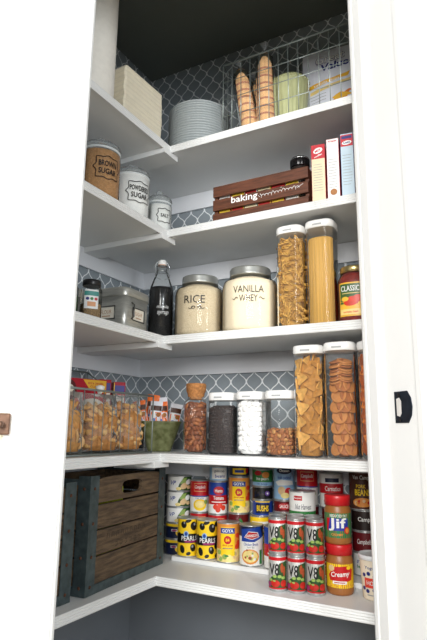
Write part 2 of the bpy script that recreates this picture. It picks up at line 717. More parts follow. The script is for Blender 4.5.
def shell_spots(cx, cy, z0, z1, rad, n, size, sq=2., ax=1., ay=1., arc=(R(-150), R(60)), mode='tumble', seed=3, top=True, depth=.3):
    """spots just inside a container wall over the sides one can see, plus its top layer"""
    rnd = random.Random(seed)
    out = []
    rows = max(1, int(round((z1 - z0) / size[1])))
    for k in range(rows):
        z = z0 + (k + .5) * (z1 - z0) / rows
        per = (arc[1] - arc[0]) * rad
        m = max(2, int(per / size[0]))
        for j in range(m):
            t = arc[0] + (arc[1] - arc[0]) * (j + .5 * (k % 2) + rnd.uniform(-.15, .15)) / m
            x, y = se_point(t, rad - rnd.uniform(0, depth) * size[2], sq, ax, ay)
            if mode == 'flat':
                e = (Matrix.Rotation(t + PI / 2 + rnd.uniform(-.2, .2), 3, 'Z') @ Matrix.Rotation(PI / 2 + rnd.uniform(-.22, .22), 3, 'X') @ Matrix.Rotation(rnd.uniform(0, 6.28), 3, 'Z')).to_euler()
            elif mode == 'tumble':
                e = (rnd.uniform(0, 6.28), rnd.uniform(0, 6.28), rnd.uniform(0, 6.28))
            else:                                     # lying against the wall, long axis spun in the wall's plane
                e = (Matrix.Rotation(t + PI / 2 + rnd.uniform(-.25, .25), 3, 'Z') @ Matrix.Rotation(rnd.uniform(-.3, .3), 3, 'X') @ Matrix.Rotation(rnd.uniform(0, 6.28), 3, 'Y')).to_euler()
            out.append(((cx + x, cy + y, z + rnd.uniform(-.12, .12) * size[1]), e))
    if top:
        m = max(3, int((rad / size[0]) ** 2 * 2.2))
        for j in range(m):
            a = j * 2.4
            rr = rad * .85 * math.sqrt((j + .5) / m)
            out.append(((cx + rr * math.cos(a), cy + rr * math.sin(a), z1 + rnd.uniform(-.2, .2) * size[1]), (rnd.uniform(-.5, .5) + PI / 2, rnd.uniform(-.5, .5), rnd.uniform(0, 6.28))))
    return out


def lump(name, r, mat, sx=1., sy=1., sz=1., seed=1, amp=.12, seg=10, mat2=None):
    """an irregular rounded piece"""
    rnd = random.Random(seed)
    ph = [rnd.uniform(0, 6) for _ in range(4)]
    mb = MB()
    prof = []
    for i in range(1, 7):
        a = -PI / 2 + PI * i / 7
        prof.append((r * math.cos(a), r * math.sin(a) * sz))
    mb.loft([(r * .08, -r * sz)] + prof + [(r * .08, r * sz)], mat, seg, ax=sx, ay=sy, wob=lambda t, z: 1 + amp * math.sin(2 * t + ph[0] + z / r) + amp * .6 * math.sin(3 * t + ph[1] - 2 * z / r))
    return mb.mesh(name)


def disc(name, r, h, mat, seg=20, edge=.001):
    return MB().loft([(r - edge * 2, -h / 2), (r, -h / 2 + edge), (r, h / 2 - edge), (r - edge * 2, h / 2)], mat, seg).mesh(name)


# ================================================================== TOP SHELF
z = S[0] + .0005
TOWEL = P('white_paper_towel', 'f3efe6', .9, var=.03, scale=60, bump=.3, bscale=250)
CARD = P('brown_card', '8d7557', .8, var=.1)
t = thing('paper_towel_roll', 'tall white paper towel roll standing at the left end of the top shelf', 'paper towel roll', (-.955, 1.005, z))
mb = MB()
mb.loft([(.020, .372), (.020, .376), (.066, .376), (.0675, .370), (.0675, .006), (.066, 0), (.02, 0), (.02, .372)], TOWEL, 48, cap0=False, cap1=False)
mb.build('paper', t)
mb = MB()
mb.loft([(.0195, .001), (.0195, .377), (.0175, .377), (.0175, .001), (.0195, .001)], CARD, 24, cap0=False, cap1=False)
mb.build('core', t)

NAP = P('cream_paper_napkin', 'efe6cf', .9, var=.03, scale=50)
NAP2 = P('cream_paper_napkin_fold', 'e9e0ca', .9, var=.03, scale=50)
t = thing('napkin_stack', 'tall stack of folded cream paper napkins beside the paper towel roll', 'napkins', (-.955, 1.190, z), R(-3))
mb = MB()
n = 34
rnd = random.Random(2)
for i in range(n):
    dz = .177 / n
    e = rnd.uniform(-.0015, .0015)
    bul = .006 * math.sin(i / n * PI)
    x1 = .055 + e * .6
    pts = [(-.06, -.09 + e), (x1 - .004, -.09 + e), (x1, -.084 + e), (x1, .084 + bul * .5), (x1 - .006, .092 + bul), (-.06, .092 + bul)]
    mb.prism(pts, i * dz, i * dz + dz * .985, NAP if i % 3 else NAP2)
o = mb.build('napkin_sheets', t)
o['kind'] = 'stuff'

PLATE = P('blue_grey_glazed_stoneware', 'b0b7b8', .35, var=.05, scale=80)
PLATE2 = P('unglazed_foot', 'a88c78', .7, var=.05)
pm = MB().loft([(.050, .0), (.058, 0), (.060, .003), (.088, .0045), (.1040, .0085), (.1050, .0105), (.1030, .0115), (.085, .0085), (.058, .0065), (.03, .006)], PLATE, 56, cap0=True).mesh('dinner_plate')
pos_words = {0: 'lowest of the stack of grey dinner plates on the top shelf', 18: 'topmost of the stack of grey dinner plates on the top shelf'}
for i in range(19):
    o = bpy.data.objects.new('dinner_plate', pm)
    C.objects.link(o)
    o.location = (-.846 + random.uniform(-.001, .001), 1.432 + random.uniform(-.001, .001), z + i * .0090)
    tag(o, pos_words.get(i, 'blue grey dinner plate within the stack on the top shelf'), 'plate', 'stacked grey dinner plates')


def wire_box(t, x0, x1, y0, y1, h, dx, nh, r, rf, hb=None, front_top=True, dy=None, mat=WIRE, sides=(1, 1, 1, 1)):
    """wire basket: upright wires, level wires and a thick rim"""
    hb = hb or h
    dy = dy or dx
    MB().tube([(x0, y0, h), (x1, y0, h), (x1, y1, hb), (x0, y1, hb)], rf, mat, 8, closed=True).build('rim_wire', t)
    MB().tube([(x0, y0, rf), (x1, y0, rf), (x1, y1, rf), (x0, y1, rf)], r * 1.2, mat, 8, closed=True).build('base_wire', t)
    k = int(round((x1 - x0) / dx))
    for i in range(k + 1):
        x = x0 + (x1 - x0) * i / k
        MB().tube([(x, y0, h), (x, y0, rf * 1.2), (x, y1, rf * 1.2), (x, y1, hb)], r, mat, 6).build('upright_wire', t)
    k = int(round((y1 - y0) / dy))
    for i in range(1, k):
        y = y0 + (y1 - y0) * i / k
        hh = h + (hb - h) * i / k
        MB().tube([(x0, y, hh), (x0, y, rf * 1.2 + r * 2), (x1, y, rf * 1.2 + r * 2), (x1, y, hh)], r, mat, 6).build('cross_wire', t)
    for j in range(1, nh):
        zz = h * j / nh
        MB().tube([(x0, y0, zz), (x1, y0, zz), (x1, y1, zz), (x0, y1, zz)], r, mat, 6, closed=True).build('level_wire', t)


t = thing('wire_basket', 'grey wire grid basket holding cones and a chip bag on the top shelf', 'basket', (0, 0, z))
wire_box(t, -.690, -.262, 1.310, 1.535, .238, .0305, 4, .0012, .0026)
BZ = z + .0055

# ice cream cones stacked tip up in clear sleeves
CONE = P('sugar_cone', 'dba765', .7, var=.12, scale=70)
CONE2 = P('sugar_cone_rim', 'a8622c', .7, var=.1, scale=70)
cb = MB().loft([(.0225, 0), (.0238, .001), (.0238, .005), (.0226, .006)], CONE2, 20, cap0=False, cap1=False)
cb.loft([(.0226, .006), (.0212, .028), (.0185, .048), (.0135, .062), (.006, .070), (.001, .072)], CONE, 20, cap0=False)
cb.loft([(.0225, 0), (.0212, .003), (.0190, .022), (.0160, .036), (.009, .045), (.001, .048)], CONE, 20, cap0=False)
cm = cb.mesh('sugar_cone')
for k, (x, y, tx, ty, nn, wd) in enumerate([(-.615, 1.350, -.16, 0, 7, 'left leaning'), (-.612, 1.430, -.10, 0, 7, 'rear half hidden'), (-.561, 1.350, -.02, 0, 8, 'upright right hand')]):
    rot = Euler((-ty, tx, 0)).to_matrix().to_4x4()
    base = Matrix.Translation((x, y, BZ + .009)) @ rot @ Matrix.Diagonal((1.24, 1.24, 1, 1))
    for i in range(nn):
        o = bpy.data.objects.new('sugar_cone', cm)
        C.objects.link(o)
        o.matrix_world = base @ Matrix.Translation((0, 0, .001 + i * .0255))
        tag(o, 'brown sugar cone nested in the %s clear sleeve in the wire basket' % wd, 'ice cream cone', 'cones in the %s sleeve' % wd)
    t = thing('plastic_sleeve', '%s clear plastic sleeve of sugar cones in the wire basket' % wd, 'plastic sleeve')
    t.matrix_world = base
    H = nn * .0255 + .055
    MB().loft([(.0245, -.002), (.0252, .002), (.0252, nn * .0255 - .01), (.021, nn * .0255 + .025), (.010, H - .012), (.003, H), (.006, H + .012), (.011, H + .022)], FILM, 18, cap1=False, wob=lambda a, z: 1 + .03 * math.sin(5 * a + 90 * z)).build('film', t)

GCER = P('pale_green_glaze', 'c3c898', .25, var=.06, scale=40)
t = thing('fluted_vase', 'pale green fluted ceramic pot inside the wire basket', 'pot', (-.513, 1.430, BZ))
t.scale = (1.1, 1.1, 1.2)
fl = lambda a, z: 1 + (.04 * abs(math.sin(12 * a)) if z < .135 else 0)
MB().loft([(.036, 0), (.038, .004), (.0435, .06), (.049, .12), (.051, .14), (.0535, .146), (.0540, .152), (.0525, .157), (.050, .155), (.047, .13), (.040, .02), (.0, .018)], GCER, 96, wob=fl, cap1=False).build('body', t)
mb = MB()
for i in range(36):
    a = i * PI / 18
    mb.loft([(.0005, -.0028), (.002, -.002), (.0027, 0), (.002, .002), (.0005, .0028)], GCER, 8, c=(.0537 * math.cos(a), .0537 * math.sin(a), .150))
o = mb.build('beaded_rim', t)
o['kind'] = 'stuff'


def pillow(t, w, h, th, mats, name='bag_front', seal=.012, lean=0., nu=18, nv=22, seed=1, round_=.55, crimp=True):
    """stuffed bag standing up; returns a map from (u,v) on its front face to a point"""
    rnd = random.Random(seed)
    ph = [rnd.uniform(0, 6) for _ in range(6)]

    def thk(u, v):
        a = min(1, abs(2 * u / w))
        b = (v / h)
        e = max(0, (1 - a ** 2.2)) ** round_ * max(0, math.sin(PI * min(1, max(0, b)) ** .62)) ** .7
        wr = 1 + .05 * math.sin(30 * u / w + ph[0] + 6 * b) * math.sin(14 * b + ph[1]) + .05 * math.sin(18 * b + ph[2] + 7 * u / w)
        return th / 2 * e * wr

    def wid(v):
        b = v / h
        return 1 - .05 * math.sin(PI * b) + .012 * math.sin(9 * b + ph[3])

    def mp(u, v, o):
        return (u * wid(v), -thk(u, v) - o + lean * v, v)
    for sgn, nm in ((-1, name), (1, 'bag_back')):
        vs, fs = [], []
        for j in range(nv + 1):
            v = h * j / nv
            for i in range(nu + 1):
                u = w * (i / nu - .5)
                vs.append((u * wid(v), sgn * thk(u, v) + lean * v + (.0012 * math.sin(u * 900) * (1 if v > h - seal else 0) if crimp else 0), v))
        for j in range(nv):
            for i in range(nu):
                a = j * (nu + 1) + i
                fs.append((a, a + 1, a + nu + 2, a + nu + 1))
        mb = MB()
        mb.add(vs, fs, mats, True)
        mb.build(nm, t)
    return mp


BAGW = P('glossy_white_bag', 'dfe3ee', .25, var=.03, scale=20, bump=.3, bscale=12)
NAVY = P('navy_ink', '232c74', .4, var=.05)
YEL = P('golden_yellow_ink', 'eab53a', .4, var=.05)
ORG = P('orange_ink', 'd5782a', .45, var=.15, scale=60)
PALEY = P('pale_yellow_ink', 'ecd083', .45, var=.05)
t = thing('chip_bag', 'white bag of tortilla chips at the right end of the top shelf', 'chip bag', (-.400, 1.500, BZ + .001), R(4))
t.rotation_euler = (R(-1), R(2), R(4))
mp = pillow(t, .21, .325, .05, BAGW)
d = Dec(mp, .006, .0006)
mp0 = mp
d.mp = lambda u, v, o: mp0(u, v + .034, o)
d.text('Great', -.012, .252, .098, .032, NAVY, 1, .035, .15, rot=.1)
d.text('Great', -.012, .252, .094, .028, WINK, 2, .01, .15, rot=.1)
d.text('Value', .005, .221, .090, .028, NAVY, 1, .03, .15, rot=.1)
d.poly([(-.085, .155), (.03, .178), (.055, .186), (.05, .170), (-.085, .140)], YEL, 1)
d.poly([(-.075, .132), (.03, .155), (.06, .162), (.055, .15), (-.075, .120)], PALEY, 1.3)
d.text('tortilla chips', -.02, .158, .085, .012, WINK, 2, .01, rot=.19)
for k in range(3):
    d.stroke([(-.078 + .005 * k, .112 - k * .011), (-.02, .120 - k * .011)], .0018, GREYINK, 1)
d.poly([(.0, .085), (.055, .118), (.092, .115), (.092, .03), (.01, .022), (-.025, .032), (.01, .06)], ORG, 1)
d.poly([(.0, .095), (.028, .112), (.07, .100), (.015, .085)], YEL, 2)
d.poly([(.005, .06), (.02, .075), (.05, .062), (.03, .045)], P('chip_tan_ink', 'd8b34c', .5, var=.2, scale=80), 2.4)
d.poly([(.04, .05), (.06, .075), (.085, .06), (.07, .035)], P('chip_red_ink', 'b4502a', .5, var=.2, scale=80), 2.6)
d.poly([(-.03, .028), (-.018, .045), (.015, .040), (.012, .024)], P('chip_dark_ink', '8f3d22', .5, var=.2, scale=80), 2.8)
d.text('OVEN', -.052, .04, .03, .008, GREYINK, 1)
d.build('front_print', t)

# ================================================================== SECOND SHELF
z = S[1] + .0005
BRSUG = P('brown_sugar', 'b98a5a', .9, var=.15, scale=180, bump=.4, bscale=350)
PWSUG = P('powdered_sugar', 'f1efec', .9, var=.02, scale=90)
SALT = P('white_salt', 'ecebe8', .9, var=.03, scale=300)


def bracket_frame(d, u, v, a, b, mat, wd=.0022):
    """ornamental label outline with scalloped corners"""
    pts = []
    n = 64
    for i in range(n):
        t_ = 2 * PI * i / n
        ct, st = math.cos(t_), math.sin(t_)
        k = 1 / max(abs(ct), abs(st)) ** .62
        k *= 1 + .055 * math.cos(8 * t_) + (.10 * max(0, 1 - abs((t_ % PI)) / .16) if (t_ % PI) < .16 else 0) + (.10 * max(0, 1 - abs(PI - (t_ % PI)) / .16) if (t_ % PI) > PI - .16 else 0)
        pts.append((u + a * ct * k * .93, v + b * st * k * .88))
    d.ring(pts, wd, mat)


def glass_canister(label, x, y, z, r, h, fill, fillh, words, ang, lab_v, la, lb):
    t = thing('glass_canister', label, 'jar', (x, y, z), ang)
    bh = h * .76
    MB().loft([(r * .90, 0), (r * .97, .003), (r, .010), (r, bh - .012), (r * .955, bh - .004), (r * .95, bh), (r * .92, bh)], GLASS, 40, cap1=False).build('glass_body', t)
    MB().loft([(r * .88, .005), (r * .965, .012), (r * .965, bh * fillh), (r * .6, bh * fillh + .004)], fill, 36).build('contents', t)
    lid = MB().loft([(r * .90, bh - .006), (r * .90, bh), (r * 1.0, bh + .001), (r * 1.01, bh + .008), (r * .98, bh + .014), (r * .82, bh + .022), (r * .35, bh + .026)], LIDGLASS, 40).build('glass_lid', t)
    kz = bh + .0262
    MB().loft([(r * .12, kz - bh * 0), (r * .12, kz + .004), (r * .26, kz + .009), (r * .30, kz + .014), (r * .22, kz + .019), (r * .08, kz + .021)], LIDGLASS, 20).build('knob', lid)
    MB().loft([(r * .952, bh - .0045), (r * .995, bh - .003), (r * .995, bh + .0005), (r * .952, bh + .001)], P('clear_seal_ring', 'd5dadb', .3), 40, cap0=False, cap1=False).build('seal', lid)
    d = Dec(cylmap(r + .0003))
    bracket_frame(d, 0, lab_v, la, lb, BLACK)
    nrow = len(words)
    for i, wd in enumerate(words):
        d.text(wd, 0, lab_v + (nrow / 2 - .5 - i) * lb * .62, min(la * 1.55, la * .27 * len(wd)), lb * .46, BLACK, bold=.02)
    d.build('lettering', t)
    return t


glass_canister('glass canister of brown sugar, leftmost on the second shelf', -.935, 1.045, z, .056, .194, BRSUG, .94, ['BROWN', 'SUGAR'], R(64), .085, .038, .036)
glass_canister('glass canister of powdered sugar beside the brown sugar', -.938, 1.190, z, .0570, .178, PWSUG, .97, ['POWDERED', 'SUGAR'], R(66), .076, .040, .036)
glass_canister('small glass canister of salt at the corner of the second shelf', -.932, 1.333, z, .041, .145, SALT, .9, ['SALT'], R(62), .060, .026, .026)

# brown slatted crate
WOOD = P('walnut_stained_wood', '5c3523', .5, var=.35, scale=22, stretch=(1, 8, 10), bump=.15, bscale=50)
t = thing('wooden_crate', 'small dark brown slatted crate with white lettering on the second shelf', 'crate', (-.578, 1.405, z), R(0))
W_, D_, H_ = .300, .165, .124
sl = [.0180, .0620, .1060]
for k, zc_ in enumerate(sl):
    MB().box((0, -D_ / 2 + .005, zc_), (W_, .009, .034), WOOD).build('front_slat', t, .0012)
    MB().box((0, D_ / 2 - .005, zc_), (W_, .009, .034), WOOD).build('back_slat', t, .0012)
for sx in (-1, 1):
    MB().box((sx * (W_ / 2 - .006), 0, H_ / 2), (.011, D_ - .0205, H_), WOOD).build('end_panel', t, .0012)
MB().box((0, 0, .005), (W_ - .026, D_ - .0205, .008), WOOD).build('bottom', t)
d = Dec(flatmap(-D_ / 2 + .0003), 0)
d.text('baking', -.045, .0655, .085, .027, WINK, bold=.012)
pts = []
for i in range(110):                                   # thin handwritten second word
    a = i / 109
    pts.append((.005 + .122 * a + .0022 * math.sin(a * 74), .0625 + .0042 * math.cos(a * 74) * (1.6 if i % 31 < 7 else .8) + .004 * a))
d.stroke(pts, .0011, WINK)
d.stroke([(.005, .060), (.0, .0655)], .001, WINK)
d.stroke([(.118, .064), (.136, .073)], .001, WINK)
d.stroke([(.07, .0745), (.0715, .0765)], .0016, WINK)
d.build('lettering', t)
cols = [('red', 'b5292a'), ('yellow', 'e2b52e'), ('white', 'dedcd6'), ('yellow', 'e8c33c'), ('red', 'a02226'), ('cream', 'e3d5ae')]
for k, (nm, hx) in enumerate(cols):
    pk = thing('baking_packet', ['leftmost red baking packet inside the slatted crate', 'yellow baking packet next to the leftmost red one in the crate', 'white baking packet in the middle of the slatted crate',
                                 'yellow baking packet right of the white one in the crate', 'red baking packet right of centre in the slatted crate', 'cream baking packet under the dark ribbed lid in the crate'][k], 'packet', (-.695 + k * .043, 1.337, z + .0095))
    MB().box((0, .010, .050), (.040, .018, .098 - .004 * (k % 3)), P('card_' + nm, hx, .5)).build('carton', pk, .0008)
    d = Dec(flatmap(.0008), 0)
    d.rect(-.018, .018, .068, .083, P('card_' + cols[(k + 2) % 6][0], cols[(k + 2) % 6][1], .5))
    d.rect(-.018, .018, .030, .044, P('card_' + cols[(k + 3) % 6][0], cols[(k + 3) % 6][1], .5))
    d.stroke([(-.014, .075), (.012, .076)], .003, BLACK)
    d.build('print', pk)
t = thing('dark_tin', 'round tin with a dark ribbed lid sticking out of the slatted crate', 'tin', (-.478, 1.405, z + .0095))
MB().loft([(.027, 0), (.028, .002), (.028, .150), (.027, .153)], P('dark_tin_side', '2c2422', .4, .4), 28).build('body', t)
MB().loft([(.0275, .154), (.0285, .156), (.0285, .178), (.026, .184), (.012, .187)], P('dark_ribbed_lid', '1e1c1e', .25, .5), 72, wob=lambda a, z: 1 + .035 * math.sin(24 * a) * (z < .180)).build('lid', t)
MB().loft([(.0285, .1775), (.0293, .1785), (.0285, .1800)], STEEL, 72, cap0=False, cap1=False, wob=lambda a, z: 1 + .035 * math.sin(24 * a)).build('lid_band', t)

# cake mix boxes
CR = P('cream_card', 'e5d8b6', .5, var=.03)
RED = P('red_card', 'bf2230', .4, var=.04)
WH = P('white_card', 'e8e8e6', .45, var=.02)
PBL = P('pale_blue_card', 'bcd0dd', .45, var=.03)
MAG = P('crimson_card', 'c4213c', .4, var=.04)


def mixbox(label, x, y, rz, w_, d_, h_, side, front, deco):
    t = thing('cake_mix_box', label, 'box', (x, y, z), rz)
    mb = MB()
    mb.box((0, 0, h_ / 2), (w_, d_, h_), side)
    mb.build('carton', t, .0006)
    d = Dec(flatmap(-d_ / 2), 0)
    d.rect(-w_ / 2 + .0008, w_ / 2 - .0008, .001, h_ - .001, front, 1)
    for k in range(11):
        v = h_ * .66 - k * h_ * .045
        d.stroke([(-w_ * .36, v), (w_ * random.uniform(.2, .36), v)], .0011, GREYINK, 2)
    deco(d)
    d.build('print', t)


def deco1(d):
    d.rect(-.0185, .0185, .128, .17, RED, 2)
    d.ell(0, .152, .013, .008, WINK, 3, rot=.35)
    d.text('MIX', 0, .152, .017, .007, RED, 4, .03, rot=.35)
    d.text('muffin', 0, .137, .022, .005, WINK, 3, rot=.35)


def deco2(d):
    d.text('Krispies', 0, .172, .022, .006, RED, 3, .03)
    d.ell(0, .024, .009, .009, P('cookie_print', 'a8703c', .6, var=.2, scale=200), 3)


def deco3(d):
    d.rect(-.016, .016, .150, .184, RED, 2)
    d.rect(-.0135, .0135, .172, .180, NAVY, 3)
    d.ell(0, .160, .013, .006, WINK, 3, rot=.1)
    d.text('CAKE', 0, .160, .018, .006, NAVY, 4, .04)


mixbox('narrow cake mix box with a red top, next to the brown crate', -.402, 1.372, R(8), .037, .13, .168, RED, CR, deco1)
mixbox('white cake mix box with red sides, second from the brown crate', -.3625, 1.376, R(8), .033, .13, .180, MAG, WH, deco2)
mixbox('pale blue cake mix box with a red top, by the door jamb', -.3245, 1.380, R(8), .034, .13, .188, NAVY, PBL, deco3)
mixbox('dark cake mix box mostly hidden by the door jamb', -.287, 1.384, R(8), .034, .13, .186, P('deep_plum_card', '4a2430', .4), WH, lambda d: None)

# ================================================================== THIRD SHELF
z = S[2] + .0005
t = thing('spice_jar', 'small glass spice jar with black lid, leftmost on the third shelf', 'jar', (-.925, 1.03, z), R(55))
SP1 = P('mixed_spice', '8b6f4b', .8, var=.4, scale=250)
MB().loft([(.023, 0), (.0265, .003), (.0265, .080), (.023, .088), (.022, .092)], GLASS, 28, n=3, cap1=False).build('glass_body', t)
MB().loft([(.0235, .003), (.0250, .006), (.0250, .042), (.020, .046)], SP1, 28, n=3).build('spice', t)
MB().loft([(.0225, .092), (.024, .094), (.024, .106), (.022, .108)], P('black_plastic', '191a1c', .35), 28).build('lid', t)
d = Dec(semap(.0267, 3))
d.rect(-.022, .012, .028, .078, WH, 1)
d.rect(-.022, .012, .062, .074, P('teal_print', '3d8b83', .5), 2)
d.rect(-.014, .006, .034, .046, P('peach_print', 'd99a6a', .5), 2)
for k in range(3):
    d.ell(-.014 + k * .010, .054, .004, .004, [NAVY, P('green_print', '3c7a3a', .5), RED][k], 2)
d.build('label', t)
t = thing('spice_jar', 'second glass spice jar half hidden behind the left door jamb', 'jar', (-.965, .985, z), R(55))
MB().loft([(.023, 0), (.0265, .003), (.0265, .080), (.023, .088), (.022, .092)], GLASS, 28, n=3, cap1=False).build('glass_body', t)
MB().loft([(.0235, .003), (.0250, .006), (.0250, .060), (.020, .064)], P('green_herb', '4b6a44', .9, var=.4, scale=250), 28, n=3).build('spice', t)
MB().loft([(.0225, .092), (.024, .094), (.024, .106), (.022, .108)], P('black_plastic', '191a1c', .35), 28).build('lid', t)


def metal_tin(label, x, y, rz, a, h, with_print):
    t = thing('metal_tin', label, 'tin', (x, y, z), rz)
    body = P('brushed_tin', 'b9b9b3', .3, .55, var=.12, scale=35, stretch=(1, 1, 8))
    MB().loft([(a * .96, 0), (a, .004), (a, h * .80)], body, 64, n=6, cap1=True).build('body', t)
    MB().loft([(a * 1.035, h * .78), (a * 1.04, h * .79), (a * 1.04, h * .93), (a * 1.0, h * .975), (a * .9, h)], body, 64, n=6).build('lid', t)
    if with_print:
        rm = P('label_holder_metal', '6f6f6d', .35, 1)
        for sgn in (0, 1):
            mtx = Matrix.Rotation(R(90) * sgn, 4, 'Z')
            d = Dec(lambda u, v, o, m=mtx: tuple(m @ Vector((u, -a - .0006 - o, v))), 0)
            d.rect(-.026, .026, h * .26, h * .52, P('paper_label', 'e6dfd0', .7), 1)
            d.text('FLOUR' if sgn == 0 else 'SUGAR', 0, h * .41, .036, .011, P('tan_letters', 'b3835c', .6), 2, .0)
            d.stroke([(-.014, h * .31), (.014, h * .31)], .0025, P('tan_letters', 'b3835c', .6), 2)
            d.build('paper_label', t)
            mb = MB()
            fr = [(-.029, h * .24), (.029, h * .24), (.029, h * .54), (-.029, h * .54)]
            mb.tube([tuple(mtx @ Vector((u, -a - .0014, v))) for u, v in fr], .0014, rm, 6, closed=True)
            mb.build('label_holder', t)
        MB().tube([tuple(mtx @ Vector(p)) for p in [(-.036, -a - .001, h * .25), (-.036, -a - .010, h * .30), (-.036, -a - .010, h * .58), (-.036, -a - .001, h * .64)]], .002, rm, 6).build('handle', t)
    return t


metal_tin('square metal tin with rounded corners and paper labels, on the third shelf', -.967, 1.203, R(3), .064, .122, True)
metal_tin('metal tin half hidden left of the labelled square one', -1.085, 1.10, R(3), .052, .118, False)

# syrup bottle
SYR = P('dark_maple_syrup', '0d0a0b', .15, var=.1)
t = thing('swing_top_bottle', 'tall glass swing top bottle of dark maple syrup', 'bottle', (-.932, 1.362, z), face(-.932, 1.362, 8))
t.scale = (1.07, 1.07, 1.0)
MB().loft([(.032, 0), (.0360, .003), (.0360, .155), (.0335, .170), (.0235, .200), (.0165, .216), (.0140, .232), (.0155, .234), (.0155, .242), (.0115, .243)], GLASS, 36, cap1=False).build('glass_body', t)
MB().loft([(.030, .003), (.0350, .006), (.0350, .155), (.0328, .168)], SYR, 36).build('syrup', t)
st = MB().loft([(.009, .243), (.012, .245), (.0135, .249), (.0125, .257), (.009, .262), (.003, .264)], LIDW, 24).build('stopper', t)
MB().loft([(.0125, .2425), (.0135, .2435), (.0125, .2455)], P('rubber_ring', 'd7a890', .6), 24, cap0=False, cap1=False).build('seal_ring', st)
mb = MB()
for s_ in (-1, 1):
    mb.tube([(s_ * .006, 0, .256), (s_ * .016, 0, .254), (s_ * .0225, .002, .240), (s_ * .019, .004, .226), (s_ * .0155, 0, .215)], .0012, STEEL, 6)
    mb.tube([(s_ * .0165, 0, .222), (s_ * .021, -.008, .212), (s_ * .020, -.014, .200), (s_ * .006, -.0195, .193)], .0011, STEEL, 6)
mb.tube([(.0152 * math.cos(a * PI / 8), .0152 * math.sin(a * PI / 8), .223) for a in range(16)], .0012, STEEL, 6, closed=True)
mb.build('wire_bail', t)
d = Dec(cylmap(.0363))
d.text('maple', 0, .100, .036, .014, WINK, bold=-.004, shear=.35)
d.text('syrup', .001, .080, .034, .014, WINK, bold=-.004, shear=.35)
d.build('lettering', t)

RICE = P('white_rice', 'e2d2b4', .8, var=.0, scale=420, col2='bfa988', bump=.6, bscale=420)
WHEY = P('vanilla_whey_powder', 'ecdcc0', .95, var=.03, scale=60)


def big_jar(label, x, y, r, h, fill, fh, words, extra):
    t = thing('glass_jar', label, 'jar', (x, y, z), face(x, y, extra))
    n_ = 2.35
    b = h * .835
    MB().loft([(r * .86, 0, n_), (r * .96, .004, n_), (r, .016, n_), (r, b * .82, n_), (r * .95, b * .93, n_), (r * .80, b * .985, 2.2), (r * .69, b + .002, 2), (r * .69, b + .014, 2)], GLASS, 48, cap1=False).build('glass_body', t)
    MB().loft([(r * .85, .005, n_), (r * .94, .010, n_), (r * .975, .018, n_), (r * .975, b * .82, n_), (r * .92, b * .925, n_), (r * .76, b * fh, 2), (r * .66, b * fh + .006, 2)], fill, 48).build('contents', t)
    lm = P('brushed_steel_lid', 'b4b6b2', .34, .75, var=.06, scale=60)
    MB().loft([(r * .70, b + .007), (r * .745, b + .008), (r * .75, b + .011), (r * .74, b + .013), (r * .75, h - .006), (r * .73, h - .001), (r * .6, h)], lm, 48).build('lid', t)
    d = Dec(semap(r * 1.003, n_))
    if len(words) == 1:
        d.text('RICE', -.006, b * .68, .062, .024, BLACK, bold=.0)
        bz = b * .52
        for s_ in (-1, 1):
            pts = [(s_ * (.003 + .021 * i / 20), bz + .004 * math.sin(i / 20 * 6.3)) for i in range(21)]
            d.stroke(pts, .0016, BLACK)
            d.ring([(s_ * .010 + .005 * math.cos(a * PI / 6), bz + .0045 * math.sin(a * PI / 6)) for a in range(12)], .0014, BLACK)
    else:
        d.text('VANILLA', 0, b * .73, .086, .020, BLACK, bold=-.003)
        d.text('WHEY', 0, b * .57, .052, .019, BLACK, bold=-.003)
        for s_ in (-1, 1):
            pts = [(s_ * (.030 + .015 * i / 12), b * .57 + .003 * math.sin(i / 12 * 6.3)) for i in range(13)]
            d.stroke(pts, .0018, BLACK)
    d.build('lettering', t)


big_jar('large glass jar of white rice with a metal lid', -.807, 1.392, .076, .193, RICE, .965, ['RICE'], -8)
big_jar('large glass jar of vanilla whey powder, largest jar on the third shelf', -.637, 1.396, .0825, .198, WHEY, .96, ['VANILLA', 'WHEY'], -4)


# ------------------------------------------------------------------ clear canisters with white lids
def canister(label, x, y, z, r, h, sq=3.2, lidh=.016, lidr=1.02, rot=0., ay=1., fl_r=None):
    t = thing('storage_canister', label, 'canister', (x, y, z), rot)
    hb = h - lidh
    MB().loft([(r * .90, 0, sq), (r * .985, .003, sq), (r, .008, sq), (r, hb - .004, sq), (r * 1.02, hb, sq)], PLAST, 48, ay=ay, cap1=False).build('clear_body', t)
    lid = MB().loft([(r * 1.0, hb - .006, sq), (r * lidr, hb - .005, sq), (r * lidr * 1.005, hb + lidh * .5, sq), (r * lidr * .985, hb + lidh * .85, sq), (r * lidr * .93, h, sq), (r * .84, h, sq), (r * .80, h - .002, sq)], LIDW, 48, ay=ay).build('lid', t)
    d = Dec(lambda u, v, o: (u, -r * lidr * ay * 1.006 - o, v), 0)
    d.rect(-r * .32, r * .32, hb + .000, hb + .0045, P('grey_embossing', 'a9abac', .5))
    d.build('embossed_mark', lid)
    return t, hb


PEN = P('dry_pasta', 'dba94f', .5, var=.15, scale=90)
CORE = P('dry_pasta_inside', 'b98a3a', .7, var=.3, scale=80)
SPAG = P('spaghetti', 'd9a649', .5, var=.22, scale=10, stretch=(60, 60, .4), bump=.6)


def core(t, r, z0, z1, mat, sq=3., name='filling'):
    o = MB().loft([(r * .8, z0, sq), (r, z0 + .003, sq), (r, z1 - .004, sq), (r * .7, z1, sq)], mat, 24).build(name, t)
    o['kind'] = 'stuff'
    return o


def coil(name, mat):
    mb = MB()
    for ph in (0, PI):
        mb.tube([(.0030 * math.cos(ph + i * .9), .0030 * math.sin(ph + i * .9), -.018 + i * .003) for i in range(13)], .0018, mat, 5)
    return mb.mesh(name)


